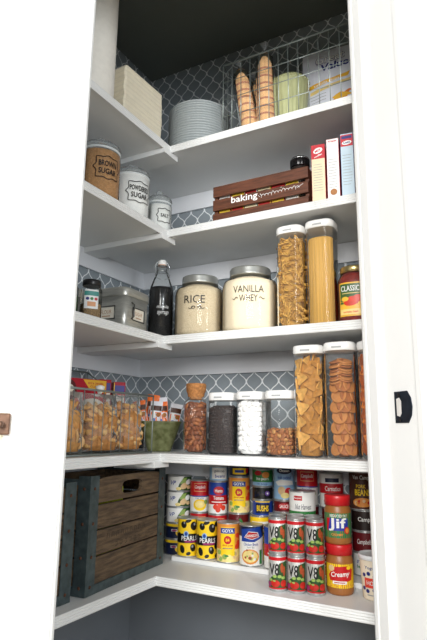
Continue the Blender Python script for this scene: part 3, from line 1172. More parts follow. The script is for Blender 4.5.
CY = 1.362
t, hb = canister('tall canister of spiral pasta, left of the spaghetti canister', -.4915, CY, z, .0398, .290)
core(t, .030, .004, .252, CORE)
pieces([coil('spiral_pasta', PEN), coil('spiral_pasta', P('dry_pasta_dark', 'b98634', .5, var=.2, scale=90))], shell_spots(-.4915, CY, z + .014, z + .252, .0345, 0, (.017, .017, .004), 3, mode='long', seed=5), 'spiral_pasta', 'dry spiral pasta piece seen through the tall canister beside the spaghetti', 'pasta', 'spiral pasta in the tall canister')
t, hb = canister('tall canister of spaghetti beside the tomato sauce jar', -.409, CY + .01, z, .0398, .296, lidr=1.04)
o = MB().loft([(.030, .006), (.0345, .010), (.0345, .242), (.033, .248)], SPAG, 120, n=2.6, wob=lambda a, z_: 1 + .025 * math.sin(40 * a)).build('spaghetti', t)
o['kind'] = 'stuff'

SAUCE = P('tomato_sauce', '7c1d12', .35, var=.25, scale=80)
t = thing('sauce_jar', 'jar of red tomato sauce with a green label by the door jamb', 'jar', (-.3235, 1.376, z), face(-.3235, 1.376, -10))
t.scale = (1, 1, 1.03)
r = .0442
MB().loft([(r * .86, 0, 2.6), (r, .006, 2.6), (r, .108, 2.6), (r * .92, .124, 2.2), (r * .76, .136, 2), (r * .76, .142, 2)], GLASS, 40, cap1=False).build('glass_body', t)
MB().loft([(r * .84, .003, 2.6), (r * .97, .008, 2.6), (r * .97, .107, 2.6), (r * .89, .123, 2.2), (r * .72, .134, 2)], SAUCE, 40).build('sauce', t)
MB().loft([(r * .80, .1355), (r * .845, .137), (r * .845, .149), (r * .80, .152), (r * .6, .1525)], P('gold_lid', 'b9a671', .3, .9), 40).build('lid', t)
GRN = P('deep_green_ink', '3d5c2c', .4, var=.06)
TOM = P('tomato_red_ink', 'd43a20', .4, var=.12, scale=60)
d = Dec(semap(r * 1.003, 2.6))
d.rect(-.034, .034, .018, .105, YEL, 1)
d.rect(-.0315, .0315, .022, .1015, GRN, 2)
d.rect(-.0315, .0315, .022, .036, PALEY, 3)
d.text('CLASSICO', 0, .089, .056, .014, WINK, 3, .005)
d.rect(-.0315, .0315, .036, .056, YEL, 3)
d.ell(-.002, .056, .020, .012, TOM, 4, rot=.2)
d.ell(.014, .063, .012, .009, TOM, 4.4)
d.ell(-.018, .062, .009, .006, YEL, 4.8)
d.ell(.022, .050, .009, .004, YEL, 5.2, rot=.4)
d.rect(.019, .0305, .024, .042, GRN, 4)
d.ell(-.026, .052, .005, .003, GRN, 5)
d.text('tomato basil', -.005, .029, .036, .005, TOM, 4)
d.stroke([(-.025, .0765), (.022, .0765)], .0015, PALEY, 3)
d.build('label', t)

# ================================================================== FOURTH SHELF
z = S[3] + .0005
t = thing('wire_basket', 'wire basket of bagged snacks on the left of the fourth shelf', 'basket', (0, 0, z))
x0, x1, y0, y1, hf, hbk = -1.150, -.895, .885, 1.285, .160, .238
MB().tube([(x1, y0, hf), (x1, y1, hf)], .0028, WIRE, 8).build('front_rail', t)
MB().tube([(x0, y0, hbk), (x0, y1, hbk)], .0028, WIRE, 8).build('back_rail', t)
for y in (y0, y1):
    MB().tube([(x1, y, hf), (x1, y, .003), (x0, y, .003), (x0, y, hbk)], .0022, WIRE, 8).build('end_frame', t)
    MB().tube([(x1, y, hf), (-1.02, y, hf), (x0, y, hbk)], .0022, WIRE, 8).build('end_rail', t)
k = 11
for i in range(1, k):
    y = y0 + (y1 - y0) * i / k
    MB().tube([(x1, y, hf), (x1, y, .003), (x0, y, .003), (x0, y, hbk)], .0013, WIRE, 6).build('upright_wire', t)
for s_ in (.35, .7):
    MB().tube([(x0 + (x1 - x0) * s_, y0, .0052), (x0 + (x1 - x0) * s_, y1, .0052)], .0013, WIRE, 6).build('base_wire', t)
MB().tube([(x1, y0, .003), (x1, y1, .003)], .0022, WIRE, 8).build('base_wire', t)
MB().tube([(x0, y0, .003), (x0, y1, .003)], .0022, WIRE, 8).build('base_wire', t)
BZ4 = z + .0068

CRK = P('round_cracker', 'dcb078', .75, var=.16, scale=70)
CRK2 = P('toasted_cracker', 'cc9658', .75, var=.2, scale=70)
CLU = P('caramel_corn', 'd6a566', .7, var=.25, scale=80, bump=.4)
CLU2 = P('caramel_corn_dark', 'bd8348', .7, var=.25, scale=80, bump=.4)
CLU3 = P('caramel_corn_pale', 'dfb880', .8, var=.15, scale=80)


def clear_bag(label, x, y, rz, w_, h_, th, plabel, pname, cat, group, meshes, size, coremat, seed, puff=.9):
    t = thing('clear_bag', label, 'bag', (x, y, BZ4), rz)
    mp = pillow(t, w_, h_, th, FILM, 'bag_front', seed=seed, crimp=False, round_=.4)
    sp = []
    rnd = random.Random(seed)
    M_ = Matrix.Translation((x, y, BZ4)) @ Matrix.Rotation(rz, 4, 'Z')
    top = h_ * .80
    rows = int(top / size)
    for k in range(rows):
        v = .012 + (k + .5) * (top - .012) / rows
        m = int(w_ * .86 / size)
        for j in range(m):
            u = (-.43 + .86 * (j + .5 + (.25 if k % 2 else -.25)) / m) * w_
            dd = -mp(u, v, 0)[1]
            if dd < .012:
                continue
            yy = -(dd - size * .22 - .003) + rnd.uniform(0, .004)
            e = (M_.to_3x3() @ Euler((PI / 2 + rnd.uniform(-.5, .5), rnd.uniform(-.5, .5), rnd.uniform(0, 3))).to_matrix()).to_euler()
            sp.append((tuple(M_ @ Vector((mp(u, v, 0)[0], yy, v + rnd.uniform(-.2, .2) * size))), e))
            if k >= rows - 2:
                sp.append((tuple(M_ @ Vector((u, yy + size * .9, v + rnd.uniform(-.1, .3) * size))), (rnd.uniform(0, 3), rnd.uniform(0, 3), 0)))
    pieces(meshes, sp, pname, plabel, cat, group)
    o = MB().loft([(w_ * .36, .004), (w_ * .40, .02), (w_ * .40, top * .7), (w_ * .3, top * .86), (w_ * .1, top * .9)], coremat, 24, n=3, ay=(th * .5 - size * .15) / (w_ * .40)).build('filling', t)
    o['kind'] = 'stuff'
    return t


cls = [disc('round_cracker', .0185, .006, CRK, 14, .0015), disc('round_cracker', .017, .007, CRK2, 14, .0015)]
clear_bag('clear bag of round crackers at the left of the wire basket', -.965, .972, R(82), .165, .150, .10, 'round cracker inside the clear bag at the left of the basket', 'round_cracker', 'cracker', 'crackers in the clear bag', cls, .024, CRK2, 4)
nug = [lump('caramel_corn', .0118, CLU, 1, .7, .9, 1, .38), lump('caramel_corn', .011, CLU2, .7, 1, 1, 2, .4), lump('caramel_corn', .0112, CLU3, 1, .9, .65, 3, .38)]
b2 = clear_bag('tied clear bag of caramel corn in the middle of the wire basket', -.957, 1.122, R(84), .130, .150, .085, 'caramel corn piece in the middle clear bag of the basket', 'caramel_corn', 'caramel corn', 'caramel corn in the middle bag', nug, .0165, CLU2, 6)
MB().loft([(.004, .150), (.010, .162), (.012, .170), (.004, .174)], LIDW, 14, wob=lambda a, z_: 1 + .1 * math.sin(5 * a)).build('bag_clip', b2)
clear_bag('clear bag of caramel corn at the right end of the wire basket', -.952, 1.236, R(78), .095, .162, .080, 'caramel corn piece in the right hand clear bag of the basket', 'caramel_corn', 'caramel corn', 'caramel corn in the right bag', nug, .0165, CLU2, 9)

REDC = P('red_cereal_card', 'b0122a', .35, var=.05)
PURP = P('violet_ink', '4c4a92', .4, var=.05)


def cereal(label, x, y, rz, w_, d_, h_, fn):
    t = thing('snack_box', label, 'box', (x, y, BZ4), rz)
    MB().box((0, 0, h_ / 2), (w_, d_, h_), REDC).build('carton', t, .0008)
    d = Dec(flatmap(-d_ / 2), 0)
    fn(d, w_, h_)
    d.build('print', t)


def f1(d, w_, h_):
    d.poly([(w_ * .12, h_ - .002), (w_ * .49, h_ - .002), (w_ * .49, h_ - .040), (w_ * .22, h_ - .028)], YEL, 1)
    d.text('RICE & CHICKEN', w_ * .32, h_ - .012, .05, .006, RED, 2, .02)
    d.text('CLASSIC', w_ * .33, h_ - .021, .04, .006, RED, 2, .02)
    d.ell(-w_ * .08, h_ - .040, .024, .036, P('portrait_backdrop_ink', '5a1a1c', .4), 1)
    d.ell(-w_ * .08, h_ - .030, .014, .012, P('cream_ink', 'e8e2d2', .4), 1.6)
    d.ell(w_ * .28, h_ - .085, .045, .03, P('cream_ink', 'e8e2d2', .4), 1)


def f2(d, w_, h_):
    d.rect(-w_ * .42, w_ * .42, h_ - .034, h_ - .010, PURP, 1)
    d.rect(-w_ * .42, w_ * .42, .01, h_ - .040, P('cream_ink', 'e8e2d2', .4), 1)
    for k in range(9):
        d.stroke([(-w_ * .3, h_ - .05 - k * .010), (w_ * .3, h_ - .05 - k * .010)], .0014, GREYINK, 2)
    d.rect(-w_ * .5, -w_ * .42, .002, h_ - .002, YEL, 1)


cereal('wide red snack box with a yellow corner, behind the bagged crackers', -1.085, 1.152, R(72), .21, .03, .200, f1)
cereal('narrow red box with a violet panel, beside the wide red box', -1.070, 1.272, R(62), .036, .028, .205, f2)
t = thing('snack_box', 'right hand narrow red box with a violet panel, behind the caramel corn', 'box', (-1.055, 1.322, z), R(58))
MB().box((0, 0, .104), (.038, .028, .207), REDC).build('carton', t, .0008)
d = Dec(flatmap(-.014), 0)
f2(d, .038, .207)
d.build('print', t)

# green pot with snack packets
GPOT = P('mottled_green_glaze', '80845a', .35, var=.0, scale=55, col2='55592f', bump=.25)
t = thing('green_pot', 'mottled green tapered pot holding snack packets', 'pot', (-.950, 1.404, z), face(-.950, 1.404, 4))
MB().loft([(.034, 0), (.037, .004), (.063, .083), (.0665, .087), (.0665, .0905), (.062, .091), (.058, .082), (.034, .010), (.001, .008)], GPOT, 48, n=4.5, ay=.72, cap1=False).build('body', t)
PKO = P('orange_foil', 'e8702a', .3, var=.15, scale=30, bump=.3)
PKB = P('brown_foil', '4a2716', .3, var=.3, scale=50, bump=.3)
PKW = P('white_foil', 'e4e4ea', .3, var=.05, bump=.2)
fz = face(-.950, 1.404, 4)
M_ = Matrix.Translation((-.950, 1.404, z)) @ Matrix.Rotation(fz, 4, 'Z')
for k, (u, dy, dz, ry) in enumerate([(-.048, -.012, .046, -12), (-.018, -.016, .044, 4), (.010, -.010, .043, -5), (.037, -.014, .038, 9), (-.030, .016, .058, 6), (.014, .018, .050, -6)]):
    w0 = M_ @ Vector((u, dy, dz + .016))
    t = thing('snack_packet', ['leftmost orange and white snack packet leaning in the green pot', 'white fronted snack packet left of centre in the green pot', 'orange snack packet in the middle of the green pot', 'brown and white snack packet at the right of the green pot',
                               'orange topped snack packet rising behind the left ones in the green pot', 'snack packet behind the middle ones in the green pot'][k], 'packet', w0)
    t.rotation_euler = (Matrix.Rotation(fz, 3, 'Z') @ Euler((R(-4), R(ry), 0)).to_matrix()).to_euler()
    mp = pillow(t, .038, .092 if k < 4 else .100, .018, PKO if k % 2 == 0 else PKW, 'foil_front', seed=k + 20, nu=8, nv=12)
    d = Dec(mp, .005, .0005)
    d.rect(-.017, .017, .0625, .078, PKB, 1)
    d.rect(-.016 if k % 2 else -.002, .016, .020, .058, PKW if k % 2 == 0 else PKO, 1)
    d.rect(-.013, -.003, .028, .062, WINK, 2)
    d.ell(.007, .050, .007, .007, P('biscuit_print', 'a86a2c', .6, var=.2, scale=200), 3)
    d.ell(-.006, .034, .006, .005, P('blue_print', '5a78b8', .5), 3)
    d.rect(-.012, .012, .004, .018, PKO, 2)
    d.build('print', t)

# almonds in a corked square jar
ALM = P('almond_skin', '7a3f1c', .6, var=.25, scale=120, bump=.3)
ALM2 = P('almond_skin_light', '98582a', .6, var=.25, scale=120, bump=.3)
ALM3 = P('cut_almond', 'e8c99a', .6, var=.05)
ax_, ay_ = -.797, 1.362
t = thing('corked_jar', 'glass jar of almonds with a cork stopper', 'jar', (ax_, ay_, z), R(30))
MB().loft([(.031, 0, 4), (.0345, .003, 4), (.0345, .140, 4), (.030, .150, 3), (.0235, .154, 2), (.0235, .168, 2), (.0255, .170, 2)], GLASS, 40, cap1=False).build('glass_body', t)
core(t, .024, .004, .138, ALM)
cork = P('cork', 'a8713f', .85, var=.3, scale=160, bump=.4, bscale=200)
MB().loft([(.0215, .152), (.0225, .154), (.0255, .1705), (.0290, .178), (.0300, .196), (.0280, .199), (.02, .1995)], cork, 32).build('cork', t)
almm = [lump('almond', .0062, ALM, 1, .62, 1.75, 1, .05), lump('almond', .0060, ALM2, 1, .62, 1.8, 2, .06), lump('almond', .0063, ALM, 1, .6, 1.6, 3, .05)]
pieces(almm, shell_spots(ax_, ay_, z + .011, z + .140, .0295, 0, (.0125, .0135, .005), 2.6, mode='long', seed=11), 'almond', 'whole brown almond in the corked jar', 'almond', 'almonds in the corked jar')

# short canisters
CH = P('dark_chocolate', '2a1712', .5, var=.2, scale=160)
MSH = P('marshmallow', 'f4f2f0', .9, var=.02)
PEC = P('pecan', '9a5a26', .65, var=.35, scale=150, bump=.5)
PEC2 = P('pecan_light', 'c08a4c', .65, var=.3, scale=150, bump=.5)
cx_, cy_ = -.7065, 1.368
t, hb = canister('short canister of chocolate chips beside the almonds', cx_, cy_, z, .0390, .170)
mb = MB()
mb.loft([(.030, .004, 3), (.0345, .007, 3), (.0345, .126, 3), (.028, .134, 3)], CH, 30)
rnd = random.Random(4)
for (p, e) in shell_spots(0, 0, .010, .130, .0342, 0, (.0085, .0085, .003), 3, arc=(R(-170), R(80)), seed=8):
    mb.loft([(.0042, -.0028), (.0044, 0), (.0024, .003), (.0004, .0052)], CH, 7, mtx=Matrix.Translation(p) @ Euler(e).to_matrix().to_4x4())
o = mb.build('chocolate_chips', t)
o['kind'] = 'stuff'
cx_ = -.619
t, hb = canister('short canister full of mini marshmallows', cx_, cy_, z, .0390, .171)
core(t, .0285, .004, .140, MSH)
mm = [MB().loft([(.0052, -.0068), (.0068, -.0055), (.0068, .0055), (.0052, .0068)], MSH, 12).mesh('mini_marshmallow')]
pieces(mm, shell_spots(cx_, cy_, z + .012, z + .142, .0300, 0, (.0135, .0135, .004), 3, seed=12), 'mini_marshmallow', 'white mini marshmallow in its short clear canister', 'marshmallow', 'mini marshmallows in the canister')
cx_ = -.5315
t, hb = canister('short canister half full of chopped pecans', cx_, cy_, z, .0398, .172)
core(t, .031, .004, .066, PEC)
pcm = [lump('pecan_piece', .0065, PEC, 1, .7, 1.3, 5, .2), lump('pecan_piece', .0058, PEC2, .9, .8, 1.2, 6, .2), lump('pecan_piece', .006, PEC, 1.1, .6, 1, 7, .25)]
pieces(pcm, shell_spots(cx_, cy_, z + .009, z + .068, .0335, 0, (.0115, .0105, .004), 3, seed=14), 'pecan_piece', 'brown pecan piece in the half full canister', 'pecan', 'pecans in the canister')

# tall canisters
TRI = P('pita_chip', 'dda654', .7, var=.18, scale=90)
TRI2 = P('pita_chip_toasted', 'bd8234', .7, var=.2, scale=90)


def chip(name, r_, mat):
    pts = [(r_ * math.cos(a * 2 * PI / 3), r_ * math.sin(a * 2 * PI / 3)) for a in range(3)]
    o = []
    for i in range(3):
        a, b = pts[i], pts[(i + 1) % 3]
        o += [(a[0] * .88 + b[0] * .12, a[1] * .88 + b[1] * .12), (a[0] * .12 + b[0] * .88, a[1] * .12 + b[1] * .88)]
    mb = MB()
    vs, fs = [], []
    for p in o:
        k_ = (p[0] ** 2) * 9
        vs += [(p[0], p[1], k_ - .002), (p[0], p[1], k_ + .002)]
    vs += [(0, 0, -.0035), (0, 0, .0008)]
    n_ = len(o)
    for i in range(n_):
        j = (i + 1) % n_
        fs += [(2 * i, 2 * j, 2 * j + 1, 2 * i + 1), (2 * i, 2 * n_, 2 * j), (2 * i + 1, 2 * j + 1, 2 * n_ + 1)]
    mb.add(vs, fs, mat)
    return mb.mesh(name)


z4 = z
cx_, cy_ = -.449, 1.366
t, hb = canister('tall canister of triangular pita chips', cx_, cy_, z, .0405, .288)
core(t, .026, .004, .25, TRI2)
pieces([chip('pita_chip', .024, TRI), chip('pita_chip', .021, TRI2), chip('pita_chip', .022, TRI)], shell_spots(cx_, cy_, z + .022, z + .250, .0305, 0, (.028, .019, .006), 3, mode='flat', seed=21), 'pita_chip', 'triangular pita chip in the tall clear canister', 'chip', 'pita chips in the tall canister')
cx_ = -.3665
COOK = P('thin_cookie', 'c07c3c', .65, var=.12, scale=60)
COOK2 = P('thin_cookie_brown', 'a4602a', .65, var=.15, scale=60)
t, hb = canister('tall canister of round thin cookies', cx_, cy_ + .004, z, .0404, .292)
core(t, .014, .004, .24, COOK2)
rnd = random.Random(31)
sp = []
for k in range(7):                                      # lower part: cookies leaning face out
    for j in range(3):
        a = R(-115 + 45 * j + (22 if k % 2 else 0) + rnd.uniform(-8, 8))
        rr = .0245 + rnd.uniform(-.002, .001)
        e = (Matrix.Rotation(a + PI / 2, 3, 'Z') @ Matrix.Rotation(R(90 - 18) + rnd.uniform(-.15, .1), 3, 'X')).to_euler()
        sp.append(((cx_ + rr * math.cos(a), cy_ + .004 + rr * math.sin(a), z + .026 + k * .026), e))
for k in range(9):                                      # upper part: edge-on tilted ones
    for j in range(2):
        a = R(-120 + 75 * j)
        e = (Matrix.Rotation(a + PI / 2, 3, 'Z') @ Matrix.Rotation(R(24) + rnd.uniform(-.15, .3), 3, 'X')).to_euler()
        sp.append(((cx_ + .0165 * math.cos(a), cy_ + .004 + .0165 * math.sin(a), z + .195 + k * .0062), e))
pieces([disc('thin_cookie', .0205, .0042, COOK), disc('thin_cookie', .0195, .0042, COOK2), disc('thin_cookie', .0205, .0042, COOK)], sp, 'thin_cookie', 'round brown cookie in the tall clear canister', 'cookie', 'cookies in the tall canister')
cx_ = -.2795
CHE = P('orange_cheese_cracker', 'd97a23', .6, var=.15, scale=60, bump=.3)
CHE2 = P('orange_cheese_cracker_dark', 'b9581a', .6, var=.15, scale=60, bump=.3)
t, hb = canister('tall canister of orange crackers half hidden by the jamb', cx_, cy_ + .004, z, .0405, .290)
core(t, .026, .004, .25, CHE2)
sq_ = [MB().box((0, 0, 0), (.027, .027, .005), CHE).mesh('cheese_cracker'), MB().box((0, 0, 0), (.026, .028, .005), CHE2).mesh('cheese_cracker')]
pieces(sq_, shell_spots(cx_, cy_ + .004, z + .018, z + .250, .0315, 0, (.027, .022, .006), 3.4, mode='flat', seed=23, arc=(R(-190), R(-30))), 'cheese_cracker', 'square orange cracker in the canister by the door jamb', 'cracker', 'orange crackers in the canister')

# ================================================================== LOWEST SHELF
z = S[4] + .0005
ZR = S[4] + .014
WWD = P('weathered_crate_wood', '705b43', .85, var=.0, scale=14, col2='43362a', stretch=(1.2, 6, 9), bump=.5, bscale=60)
GALV = P('galvanized_strap', '4d5a5c', .55, .5, var=.25, scale=50, bump=.2)
RUST = P('rusty_nail', '5d3a28', .7, .3, var=.3, scale=90)
INKF = P('faded_stencil_ink', '40362c', .9, var=.3, scale=90)


def milk_crate(label, x, y, rz, L_, D_, H_, slot=True, seed=1):
    """old bottle crate: board sides, metal corner straps; local x along its long face, -y outward"""
    t = thing('bottle_crate', label, 'crate', (x, y, z), rz)
    rnd = random.Random(seed)
    nb, gap, b0 = 4, .004, .022
    hb = (H_ - b0) / nb
    for k in range(nb):
        z0 = b0 + k * hb + (gap if k else 0)
        z1 = b0 + (k + 1) * hb
        if k == nb - 1 and slot:
            # top board: shallow arched top edge and a hand slot
            n = 24
            cx, cz, a, b = L_ * .52, z0 + hb * .50, .050, .017
            outer, inner = [], []
            for i in range(n):
                tt = 2 * PI * i / n
                ct, st_ = math.cos(tt), math.sin(tt)
                inner.append((cx + a * math.copysign(abs(ct) ** .45, ct), cz + b * math.copysign(abs(st_) ** .6, st_)))
                xx = .034 if ct < 0 else L_ - .034
                q_ = max(abs(ct), abs(st_))
                ox = cx + (L_ / 2 - .016) * ct / q_
                ox = min(max(ox, .012), L_ - .012)
                oz = cz + (z1 - z0) / 2 * st_ / q_
                if st_ / q_ > .98:
                    e_ = min(ox - .012, L_ - .012 - ox)
                    oz = z1 + (.006 * min(1, e_ / .05))
                outer.append((ox, oz))
            vs = []
            for yy in (.003, .013):
                vs += [(p[0], yy, p[1]) for p in outer] + [(p[0], yy, p[1]) for p in inner]
            fs = []
            for i in range(n):
                j = (i + 1) % n
                fs += [(i, j, n + j, n + i), (2 * n + i, 2 * n + j, 3 * n + j, 3 * n + i), (i, j, 2 * n + j, 2 * n + i), (n + i, n + j, 3 * n + j, 3 * n + i)]
            mb = MB()
            mb.add(vs, fs, WWD)
            mb.build('side_board', t)
        else:
            MB().box((L_ / 2, .008 + rnd.uniform(-.0008, .0008), (z0 + z1) / 2), (L_ - .024, .010, z1 - z0), WWD).build('side_board', t, .0012)
        MB().box((L_ / 2, D_ - .008, (z0 + z1) / 2), (L_ - .024, .010, z1 - z0), WWD).build('side_board', t, .0012)
        for xx in (.008, L_ - .008):
            MB().box((xx, D_ / 2, (z0 + z1) / 2), (.010, D_ - .028, z1 - z0 - .001), WWD).build('end_board', t, .0012)
    MB().box((L_ / 2, D_ / 2, .012), (L_ - .03, D_ - .03, .010), WWD).build('bottom', t)
    # straps
    pw = .036
    for (sx, sy) in ((0, 0), (1, 0), (0, 1), (1, 1)):
        mb = MB()
        X0 = 0 if sx == 0 else L_
        Y0 = 0 if sy == 0 else D_
        dx, dy = (1 if sx == 0 else -1), (1 if sy == 0 else -1)
        th_ = .0016
        pts = [(X0, Y0), (X0 + dx * pw, Y0), (X0 + dx * pw, Y0 + dy * th_), (X0 + dx * th_, Y0 + dy * th_), (X0 + dx * th_, Y0 + dy * pw), (X0, Y0 + dy * pw)]
        mb.prism(pts, .001, H_ + .012, GALV)
        post = mb.build('corner_strap', t)
        for zz in (.02, H_ * .33, H_ * .62, H_ * .93):
            MB().loft([(.0042, 0), (.0036, .0012), (.001, .002)], RUST, 8, mtx=Matrix.Translation((X0 + dx * pw * .5, Y0 - dy * .0001, zz)) @ Matrix.Rotation(R(90 * dy), 4, 'X')).build('rivet', post)
            MB().loft([(.0042, 0), (.0036, .0012), (.001, .002)], RUST, 8, mtx=Matrix.Translation((X0 - dx * .0001, Y0 + dy * pw * .5, zz)) @ Matrix.Rotation(R(-90 * dx), 4, 'Y')).build('rivet', post)
    for yy in (.0005, D_ - .0025):
        MB().box((L_ / 2, yy + .001, .0115), (L_ - 2 * pw, .002, .021), GALV).build('bottom_strap', t)
    for xx in (.0005, L_ - .0025):
        MB().box((xx + .001, D_ / 2, .0115), (.002, D_ - 2 * pw, .021), GALV).build('bottom_strap', t)
        MB().box((xx + .001, D_ / 2, H_ - .003), (.003, D_ - 2 * pw, .014), GALV).build('top_strap', t)
    # faded stencilled lettering, too worn to read
    d = Dec(flatmap(.0022), 0)
    for k in range(9):
        u = L_ * .22 + k * .021
        d.stroke([(u, H_ * .45), (u + .002, H_ * .50), (u + .009, H_ * .495), (u + .011, H_ * .455)], .0022, INKF)
    for k in range(6):
        u = L_ * .32 + k * .022
        d.stroke([(u, H_ * .36), (u + .009, H_ * .365), (u + .009, H_ * .40), (u, H_ * .395)], .0020, INKF)
    d.build('faded_print', t)
    return t


milk_crate('old wooden bottle crate with metal corners and an oval hand slot, next to the cans', -.899, 1.040, R(94.5), .372, .225, .262, True, 1)
milk_crate('second old wooden bottle crate, mostly hidden behind the left door jamb', -.905, .640, R(90.5), .362, .225, .252, False, 2)
t = thing('yellow_carton', 'yellow carton glimpsed through the hand slot of the bottle crate', 'carton', (-1.015, 1.225, z + .0185), R(94.5))
mb = MB()
mb.box((0, 0, .104), (.12, .06, .208), P('yellow_green_card', 'a8ad2c', .6, var=.15, scale=30))
mb.build('carton', t, .001)
d = Dec(flatmap(-.03), 0)
d.rect(-.055, .055, .05, .12, P('green_card_print', '55701f', .6), 1)
d.build('print', t)

# ------------------------------------------------------------------ cans
CWH = P('can_white', 'e6e6e2', .4, var=.02)
CRED = P('can_red', 'b8161f', .35, var=.05)
CDRED = P('can_dark_red', '5e1218', .35, var=.08)
CYEL = P('can_yellow', 'f0c81e', .35, var=.04)
CBLU = P('can_blue', '1f3f94', .35, var=.06)
CNAV = P('can_navy', '141d3c', .35, var=.06)
CORG = P('can_orange', 'd98a3a', .4, var=.1, scale=40)
CGRN = P('can_green', '2f7a3c', .4, var=.06)
CLGR = P('can_light_green', '8aa552', .45, var=.1, scale=60)
CBLK = P('can_black', '141414', .35, var=.03)
CBRN = P('can_brown', '4a2416', .4, var=.1)
CPUR = P('can_magenta', '8f2460', .4, var=.05)
CTAN = P('can_tan', 'd8b787', .5, var=.1, scale=60)
CSKY = P('can_sky', '8fb6d6', .4, var=.08, scale=40)
CPAL = P('can_pale_yellow', 'ead58a', .45, var=.1, scale=60)
CGLD = P('can_gold', 'b4924e', .35, .5, var=.05)
TINM = P('tin_can_metal', 'b4b6b6', .32, .65, var=.08, scale=40)


def can_mesh(kind, r, h, fn, neck=0.):
    """body, paper label and lid meshes of one kind of can"""
    b = MB()
    if neck:
        b.loft([(r * .90, 0), (r * .93, .001), (r * .93, .002), (r, .006), (r, h - .0060), (r * (1 - neck), h - .0025), (r * (1 - neck) + .0012, h - .0018), (r * (1 - neck) + .0012, h), (r * (1 - neck) - .001, h)], TINM, 32)
    else:
        b.loft([(r * .95, 0), (r + .0009, .0006), (r + .0009, .0024), (r - .0004, .0032), (r - .0004, h * .40), (r - .0008, h * .41), (r - .0004, h * .42), (r - .0004, h - .0032), (r + .0009, h - .0024), (r + .0009, h - .0004), (r - .0012, h)], TINM, 32)
    l_ = MB().loft([(r - .0030, h - .0022), (r - .0026, h - .0016), (r * .60, h - .0018), (r * .58, h - .0024), (r * .3, h - .0020)], TINM, 28)
    d = Dec(cylmap(r), .004, .00035)
    fn(d, r, h)
    d.mb.noweld = True
    return b.mesh('can_body_' + kind), d.mb.mesh('paper_label_' + kind), l_.mesh('can_lid_' + kind)


def band(d, r, v0, v1, mat, layer=0.):
    """colour band all round the can"""
    W = PI * r
    n = max(1, int((v1 - v0) / .05))
    d.raw([(-W, v0), (W, v0), (W, v1), (-W, v1)], [(0, 1, 2, 3)], mat, layer)
    d.layer = max(1, layer + .5)


KINDS = {}


def k_v8(d, r, h):
    CARR = P('carrot_orange', '9c4422', .4, var=.2, scale=200)
    TP = P('tomato_print', 'b3241a', .35, var=.2, scale=150)
    DG = P('leaf_green', '24481f', .4, var=.2, scale=120)
    band(d, r, .006, h - .0060, P('can_pearl_grey', 'cfcfc9', .4, .2))
    band(d, r, h - .0145, h - .0066, CRED, .5)
    band(d, r, .0065, .010, CRED, .5)
    d.poly([(-.026, .020), (-.012, .034), (.003, .040), (.008, .066), (.030, .072), (.030, .010), (-.026, .010)], DG, 1)
    d.text('V8', -.0040, h * .605, .024, .027, CBLK, 7, .015)
    d.layer = 2
    for (u, v, a, b) in ((.015, .056, .004, .011), (.021, .048, .004, .012)):
        d.ell(u, v, a, b, CARR)
    for (u, v) in ((-.014, .027), (-.003, .036), (.009, .036), (.018, .033)):
        d.ell(u, v, .005, .0035, CLGR)
    d.ell(-.002, .020, .0115, .0085, TP)
    d.ell(.019, .020, .008, .008, TP)
    d.ell(-.018, .017, .006, .006, CPUR)
    d.ell(-.004, .026, .004, .002, CLGR)


def k_pearls(d, r, h):
    band(d, r, .003, h - .003, CYEL)
    band(d, r, h * .36, h * .60, CBLK, 2)
    for (u, v, a, b) in ((-.020, .092, .009, .010), (.012, .088, .011, .013), (-.006, .103, .010, .005), (.028, .098, .008, .008), (-.024, .022, .008, .012), (.010, .026, .009, .011), (.027, .036, .007, .010), (-.004, .010, .007, .005), (.030, .010, .007, .006), (-.034, .06, .006, .01)):
        d.ell(u, v, a, b, CBLK, 1, rot=.3)
    d.layer = 1.5
    for (u, v, a, b) in ((.014, .093, .003, .004), (-.018, .097, .002, .003), (.008, .030, .003, .004)):
        d.ell(u, v, a, b, GREYINK, 1.6)
    d.ell(-.012, h * .60, .0075, .0085, CSKY, 3)
    d.ell(-.012, h * .60, .0045, .0055, CBLU, 3.4)
    d.text('PEARLS', -.002, h * .485, .049, .0135, CWH, 3, .015)
    d.rect(-.016, .020, h * .375, h * .425, CPUR, 3)


def k_goya(d, r, h):
    band(d, r, .003, h - .003, CORG)
    band(d, r, .003, h * .34, CPAL, 1)
    d.blobs(-.040, .045, .004, .036, 16, .007, [CTAN, CPAL, CLGR, CTAN], 5)
    d.layer = 4
    d.rect(-.024, .017, .020, h * .90, CYEL, 4)
    d.rect(-.024, .017, h * .74, h * .88, CBLU, 5)
    d.text('GOYA', -.0035, h * .81, .032, .0095, CWH, 6, .02)
    d.ell(-.0035, h * .58, .0105, .0115, CRED, 5)
    d.text('B4', -.0035, h * .58, .010, .009, CYEL, 6, .02)
    d.text('chick peas', -.0035, h * .44, .030, .006, CRED, 5)
    d.text('garbanzos', -.0035, h * .37, .028, .005, CBLU, 5)
    d.ell(-.006, .020, .006, .003, CGRN, 6)
    for (u, v) in ((.028, .075), (.032, .055), (.026, .045)):
        d.ell(u, v, .008, .007, TOM, 4)


